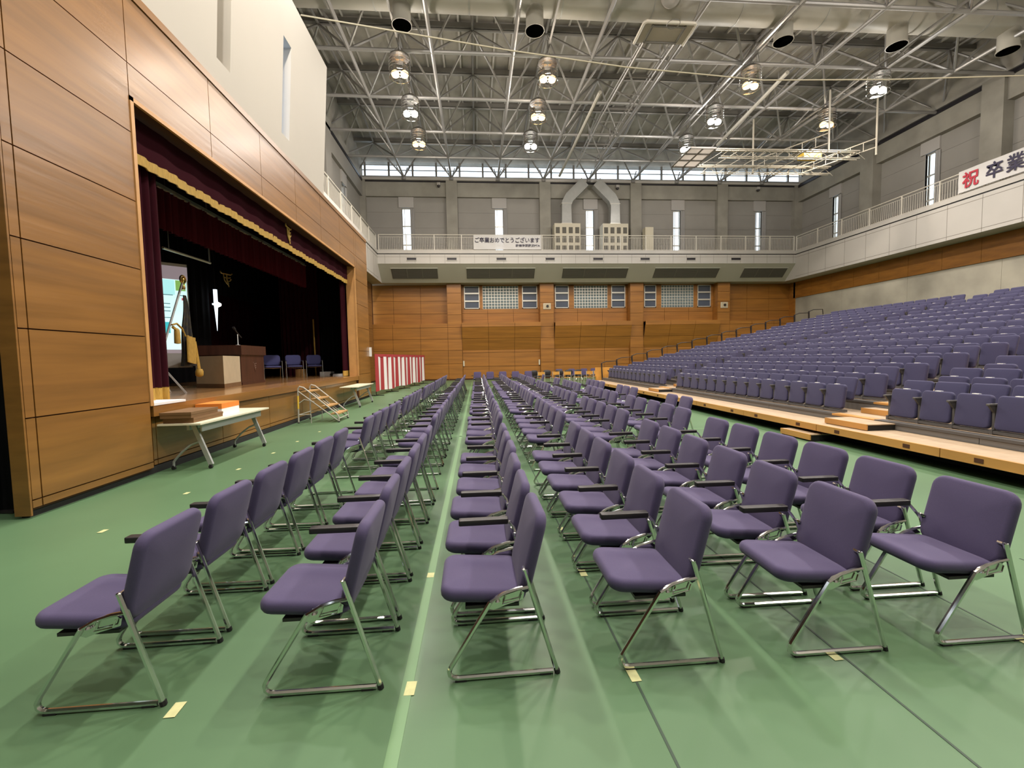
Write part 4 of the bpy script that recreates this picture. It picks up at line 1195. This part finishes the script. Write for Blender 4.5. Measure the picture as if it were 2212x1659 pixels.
M['scr2'] = mat('screen_white', (.66, .92, .92), .6, emit=1.0)
M['scr3'] = mat('screen_grey', (.40, .33, .36), .6, emit=.55)
M['scr4'] = mat('screen_green', (.25, .50, .12), .6, emit=.8)
M['scr5'] = mat('screen_ink', (.16, .34, .38), .6, emit=.5)
M['scr6'] = mat('screen_red', (.55, .10, .12), .6, emit=.7)
M['scr7'] = mat('screen_teal', (.05, .55, .60), .6, emit=.8)
spanel('projected_page', .03, 2.5, .50, 2.42, .006, M['scr2'])
spanel('projected_bar', .0, 2.55, 2.42, 2.78, .006, M['scr3']); spanel('projected_bar', .03, 2.5, .40, .50, .007, M['scr3'])
spanel('projected_header', .30, 2.5, 2.0, 2.40, .009, M['scr1'])
spanel('projected_photo', .06, .28, 2.12, 2.40, .010, M['scr4'])
spanel('projected_button', .04, .16, 1.86, 1.93, .010, M['scr6'])
for k, (a0, a1, z) in enumerate(((.35, .75, 1.98), (.42, .70, 1.74), (.42, .68, 1.64), (.42, .66, 1.54), (.42, .80, 1.36), (.06, .2, 1.98))):
    spanel('projected_text', a0, a1, z, z+.022, .012, M['scr5'])
spanel('projected_picture', .45, .95, .95, 1.25, .010, M['scr7'])

# flag on its leaning staff
t = thing('school_flag', 'furled dark flag with gold fringe and tassel leaning on its staff stand', 'flag', (-6.35, 9.55, 1.0))
top = Vector((-.05, .58, 2.36)); bot = Vector((-.05, -.42, .35))
b = MB(); b.tube([bot, top], .022, 8); b.build('staff', M['silver'], t, smooth=45)
b = MB()
c = top+Vector((0, .03, .09))
b.tube([(c.x, c.y+.085*cos(2*PI*k/16), c.z+.085*sin(2*PI*k/16)) for k in range(16)], .018, 6, closed=True)
b.lathe([(.01, -.06), (.035, -.02), (.035, .02), (.01, .06)], c, 8); b.lathe([(.03, -.22), (.045, -.18), (.03, -.12)], c, 8)
b.build('finial', M['brass'], t, smooth=60)
def cloth(u, v):
    z = 2.10-1.55*v
    w = .04+.30*v
    y = .56-.02*v+w*(u-.45)*1.5+.02*sin(v*9)
    return (-.02+.05*sin(u*14+v*2)*(0.3+v), y, z)
b = MB(); b.sheet(cloth, 24, 14, (.015, 0, 0)); b.build('flag_cloth', M['navy'], t, smooth=70)
b = MB(); b.sheet(lambda u, v: (.085+.02*sin(u*16), .40+.26*u-.02*v, 1.22-.58*v-.05*u), 10, 4, (.02, 0, 0)); b.build('gold_fringe', M['gold'], t, smooth=60)
b = MB(); b.sheet(lambda u, v: (.05+.01*sin(u*9), .66+.09*u+.12*v, 1.1-.72*v), 6, 6, (.012, 0, 0)); b.lathe([(.03, 0), (.075, .03), (.08, .12), (.06, .18)], (.05, .82, .30), 10); b.build('gold_ribbon', M['gold'], t, smooth=60)
b = MB(); b.lathe([(.02, .16), (.05, .12), (.055, .02), (.06, -.16), (.02, -.17)][::-1], (.0, .24, 1.20), 10); b.tube([(0, .10, 1.42), (0, .25, 1.46), (.02, .38, 1.36), (.03, .45, 1.2)], .02, 6); b.tube([(0, .12, 1.38), (0, .24, 1.32)], .03, 6)
b.build('tassel', M['gold'], t, smooth=60)
b = MB(); b.bar((.0, -.45, .72), (.42, -.24, .0), .05, .03); b.bar((-.1, -.42, .6), (-.5, -.6, .0), .05, .03); b.bar((-.05, -.44, .66), (-.2, .2, .0), .05, .03); b.lathe([(.05, 0), (.06, .02), (.05, .3), (.03, .32)], (-.05, -.45, .4), 10)
b.build('stand', M['silver'], t)

# beige board box and dark wooden lectern with microphone
t = thing('board_box', 'beige board covered box standing before the wooden lectern', 'box', (-6.08, 10.92, 1.0))
P4 = [Vector((0, 0)), Vector((-.27, 1.26)), Vector((-1.02, .95)), Vector((-.92, .47))]
b = MB(); b.hexa([(p.x, p.y, .1) for p in P4], [(p.x, p.y, .78) for p in P4]); b.build('box_body', M['beige'], t)
b = MB(); cc = sum(P4, Vector((0, 0)))/4; b.hexa([((p-cc).x*1.015+cc.x, (p-cc).y*1.015+cc.y, 0) for p in P4], [((p-cc).x*1.015+cc.x, (p-cc).y*1.015+cc.y, .1) for p in P4]); b.build('box_base', M['brownbox'], t)
t = thing('lectern', 'big dark walnut lectern with overhanging top and faint emblem on its front', 'lectern', (-6.42, 13.0, 1.0), .07)
b = MB(); b.box(-.98, 0, -.74, .74, 0, .78); b.build('lectern_body', M['lectern'], t)
b = MB(); b.box(-1.06, .05, -.80, .80, .82, 1.08); b.box(-1.0, .01, -.76, .76, .78, .82); b.build('lectern_top', M['lectern'], t)
b = MB(); b.box(-1.0, .02, -.76, .76, 0, .06); b.build('plinth', M['lectern'], t)
M['faint'] = mat('worn_emblem', (.17, .09, .06), .5)
q = emblem(t, (.004, .1, .50), .15, PI/2, 'front_emblem'); q.data.materials[0] = M['faint']
t = thing('microphone', 'black gooseneck microphone on a white stem standing on the lectern', 'microphone', (-6.5, 12.42, 2.08))
b = MB(); b.lathe([(.06, 0), (.06, .012), (.012, .02), (.012, .30)], (0, 0, 0), 10); b.build('stem', M['plate'], t, smooth=45)
b = MB(); b.tube([(0, .18, .22), (0, 0, .33), (0, -.14, .44)], .018, 7); b.tube([(0, -.12, .425), (0, -.19, .48)], .032, 8); b.build('microphone_head', M['black'], t, smooth=45)

# stage chairs with two arms
sc = thing('arm_chair', 'x', 'chair', (0, 0, 0), 0, 'purple arm chairs on the stage')
M['stagepurple'] = mat('stage_chair_blue', (.075, .078, .22), .85, var=.06, scale=150)
b = MB(); b.pad(.56, .40, .06, .10, .025, .01, Matrix.Translation((0, .23, .68)) @ Matrix.Rotation(math.radians(-12), 4, 'X')); p1 = b.build('backrest', M['stagepurple'], sc, smooth=60)
b = MB(); b.pad(.54, .50, .07, .09, .03, .01, Matrix.Translation((0, -.05, .43)) @ Matrix.Rotation(PI/2, 4, 'X')); p2 = b.build('seat', M['stagepurple'], sc, smooth=60)
b = MB()
for s_ in (-1, 1):
    b.tube([(.30*s_, -.30, 0), (.30*s_, -.26, .40), (.30*s_, -.24, .62), (.30*s_, .24, .62)], .014, 7)
    b.tube([(.27*s_, .34, 0), (.27*s_, .12, .42), (.27*s_, .28, .75)], .014, 7)
b.tube([(-.27, -.26, .39), (0, -.24, .37), (.27, -.26, .39)], .012, 6)
p3 = b.build('chair_frame', M['chrome'], sc, smooth=45)
arms = []
for s_ in (-1, 1):
    b = MB(); b.box(.30*s_-.025, .30*s_+.025, -.22, .16, .63, .66); arms.append(b.build('armrest', M['black'], sc))
proto(sc, p1, p2, p3, *arms)
for k, (x, y, r) in enumerate(((-7.65, 16.9, .5), (-7.2, 17.7, .5), (-6.72, 18.5, .4))):
    lab = 'purple arm chair on the stage, %s' % ('half hidden by the lectern', 'middle one of the three', 'in front of the banded pole')[k]
    if k == 0: sc['label'] = lab; sc.location = (x, y, 1.0); sc.rotation_euler = (0, 0, r)
    else: dup(sc, lab, (x, y, 1.0), r)
t = thing('banded_pole', 'gold and black banded pole standing behind the third stage chair', 'pole', (-6.86, 19.05, 1.0))
b = MB(); b.tube([(0, 0, 0), (-.0, -.06, 2.38)], .03, 8); b.build('pole', M['gold'], t, smooth=45)
b = MB()
for k in range(9): b.tube([(0, -.005*k, .2+.25*k), (0, -.005*k-.003, .31+.25*k)], .033, 8)
b.build('black_band', M['black'], t, smooth=45)
b = MB(); b.box(-.22, .22, -.22, .22, 0, .17)
tag(b.build('floor_case', M['paper'], loc=(-6.3, 18.75, 1.0)), 'low white case lying on the stage behind the third chair', 'case')
b = MB(); b.box(-.16, .16, -.16, .16, 0, .30)
tag(b.build('wooden_block', M['stepwood'], loc=(-7.2, 18.35, 1.0)), 'small brown wooden block on the stage floor between two chairs', 'block')
b = MB(); b.tube([(.14*cos(2*PI*k/16), .14*sin(2*PI*k/16), .05) for k in range(16)], .05, 6, closed=True)
tag(b.build('cable_coil', M['black'], loc=(-5.95, 18.6, 1.0), smooth=60), 'black coiled cable lying on the stage floor near the far curtain', 'cable')
b = MB()
for k in range(3): b.box(-.25, .25, -.4+.02*k, .4-.01*k, .03*k, .03*k+.026)
tag(b.build('white_board_stack', M['paper'], loc=(-5.55, 18.3, 1.0)), 'white flat boards lying on the stage edge beside the far curtain', 'boards')
b = MB(); b.box(-.30, .3, -.35, .35, 0, .035)
tag(b.build('folded_cloth', M['paper'], loc=(-5.0, 7.0, 1.0)), 'white folded cloth under the near stage curtain', 'cloth')

# ------------------------------------------------------------------ folding tables and the things on the first
def wheel_table(lab, x, y, L, rz=0.0):
    t = thing('folding_table', lab, 'table', (x, y, 0), rz, 'wheeled folding tables along the stage')
    W = .30
    b = MB(); b.box(-W, W, -L/2, L/2, .70, .725); b.build('tabletop', M['tabletop'], t)
    b = MB(); b.box(-.02, .02, -L/2+.2, L/2-.2, .60, .69); b.box(W-.1, W-.08, -L/2+.16, L/2-.16, .58, .70); b.build('modesty_beam', M['silver'], t)
    for s in (-1, 1):
        yy = s*(L/2-.22)
        b = MB()
        b.bar((.06, yy, .70), (W+.02-.03, yy, .06), .065, .035, up=(0, 1, 0))
        b.tube([(.15, yy, .43), (.02, yy, .38), (-.12, yy, .27), (-.22, yy, .16), (-.25, yy, .12), (-.255, yy, .05)], .017, 7)
        b.build('leg', M['silver'], t, smooth=40)
        for xx in (W-.02, -.255):
            b = MB(); b.tube([(xx-.0, yy-.018, .027), (xx, yy+.018, .027)], .027, 12); b.box(xx-.012, xx+.012, yy-.022, yy+.022, .04, .065); b.build('caster', M['blackrub'], t, smooth=40)
    return t
wheel_table('cream wheeled folding table with boxes on it, by the near end of stage', -4.37, 7.70, 2.1)
wheel_table('empty cream wheeled folding table beyond the portable stage steps', -4.32, 16.0, 2.2)
t = thing('flat_box', 'lower flat brown cardboard box, under the other one on the table', 'box', (-4.43, 7.08, .725), .03, 'boxes on the first table')
b = MB(); b.box(-.21, .21, -.36, .42, 0, .075); b.build('box_tray', M['brownbox'], t)
b = MB(); b.box(-.215, .215, -.365, .425, .045, .078); b.build('box_lid', M['brownbox'], t)
t = thing('flat_box', 'upper flat brown cardboard box, on top of the other one', 'box', (-4.44, 7.03, .803), .05, 'boxes on the first table')
b = MB(); b.box(-.21, .21, -.36, .36, 0, .085); b.build('box_tray', M['brownbox'], t)
b = MB(); b.box(-.215, .215, -.365, .365, .05, .088); b.build('box_lid', M['brownbox'], t)
t = thing('orange_box', 'orange and white carton standing behind the brown boxes on the table', 'box', (-4.5, 7.86, .725), .06)
b = MB(); b.box(-.2, .2, -.30, .30, 0, .115); b.build('carton_base', M['paper'], t)
b = MB(); b.box(-.203, .203, -.303, .303, .115, .20); b.build('carton_lid', M['orange'], t)

# portable stage steps
t = thing('portable_stairs', 'portable tubular steel stairs with four wooden treads leaning at the stage', 'stairs', (-4.15, 12.0, 0))
b = MB()
W = .40
for s in (-1, 1):
    y = s*W
    b.tube([(.50, y, .0), (.50, y, .14), (.46, y, .22), (-.36, y, .93), (-.46, y, .96), (-.50, y, .90), (-.52, y, 0)], .02, 7)
    b.tube([(.50, y, .03), (-.50, y, .84)], .016, 6)
    b.tube([(-.52, y, .22), (-.2, y, .22), (-.2, y, 0)], .012, 5)
    b.tube([(-.52, y, .5), (-.35, y, .62), (-.1, y, .55)], .014, 6)
b.tube([(-.51, -W, .22), (-.51, W, .22)], .014, 6); b.tube([(.5, -W, .1), (.5, W, .1)], .014, 6)
b.tube([(.40, 0, .2), (-.36, 0, .82)], .012, 5)
b.build('tube_frame', M['duct'], t, smooth=45)
for k in range(4):
    x = .40-.245*k; z = .22+.20*k
    b = MB(); b.box(x-.11, x+.11, -W+.01, W-.01, z-.015, z+.015); b.build('tread', M['stepwood'], t)
b = MB(); b.tube([(-.513, -W, .38), (-.507, -W, .72)], .024, 8); b.build('yellow_sleeve', M['yellow'], t, smooth=45)
b = MB()
for x in (.5, -.52):
    for s in (-1, 1): b.tube([(x, s*W, .0), (x, s*W, .03)], .026, 8)
b.build('rubber_foot', M['blackrub'], t)

# red and white striped ceremonial curtain on stands, and its twin at the near end
def striped(lab, p, q, z0, z1, ns, dz=0.0, stands=5):
    p, q = Vector((*p, 0)), Vector((*q, 0))
    d = q-p; L = d.length; d /= L; nn = Vector((d.y, -d.x, 0))
    t = thing('striped_curtain', lab, 'curtain', p, 0, 'red and white ceremonial curtains')
    for k in range(2*ns+1):
        w0, w1 = k/(2*ns+1), (k+1)/(2*ns+1)
        b = MB()
        zt = z1 if k % 2 == 0 else z1-.12
        def fn(u, v, w0=w0, w1=w1, zt=zt):
            w = w0+(w1-w0)*u
            o = .045*sin(w*L*5.5)*(1-.6*v)
            P = d*(L*w)+nn*o
            return (P.x, P.y, z0+.03*sin(w*21)*(1-v)+(zt-z0)*v)
        b.sheet(fn, 6, 3, nn*.008)
        b.build('red_stripe' if k % 2 == 0 else 'white_stripe', M['red'] if k % 2 == 0 else M['whitecloth'], t, smooth=70)
    b = MB(); b.hexa([tuple(nn*-.01+Vector((0, 0, z1-.13))), tuple(nn*.012+Vector((0, 0, z1-.13))), tuple(d*L+nn*.012+Vector((0, 0, z1-.13))), tuple(d*L+nn*-.01+Vector((0, 0, z1-.13)))],
                     [tuple(nn*-.01+Vector((0, 0, z1))), tuple(nn*.012+Vector((0, 0, z1))), tuple(d*L+nn*.012+Vector((0, 0, z1))), tuple(d*L+nn*-.01+Vector((0, 0, z1)))]); b.build('red_header', M['red'], t)
    for k in range(stands):
        c = d*(L*(k+.12)/(stands-.76))-nn*.08
        b = MB(); b.tube([c, c+Vector((0, 0, z1))], .018, 6); b.bar(c-nn*.3+Vector((0, 0, .02)), c+nn*.35+Vector((0, 0, .02)), .04, .03); b.bar(c-d*.22+Vector((0, 0, .02)), c+d*.22+Vector((0, 0, .02)), .04, .03)
        b.build('stand', M['black'], t)
    return t
striped('red and white striped ceremonial curtain on stands beyond the stage', (-4.55, 19.75), (-3.52, 29.5), .2, 1.89, 12)
striped('red and white striped curtain at the near end of the stage wall', (-7.6, 5.35), (-5.18, 5.0), .16, .98, 6, stands=3)
t = thing('wing_handrail', 'grey handrail in the side wing at the near end of the stage wall', 'handrail', (-6.9, 5.5, 0))
b = MB(); b.box(-1.6, 1.4, -.03, .03, 1.02, 1.16); b.build('rail', M['grey'], t)
b = MB()
for x in (-1.4, .9): b.box(x-.03, x+.03, -.03, .03, 0, 1.04)
b.build('post', M['grey'], t)
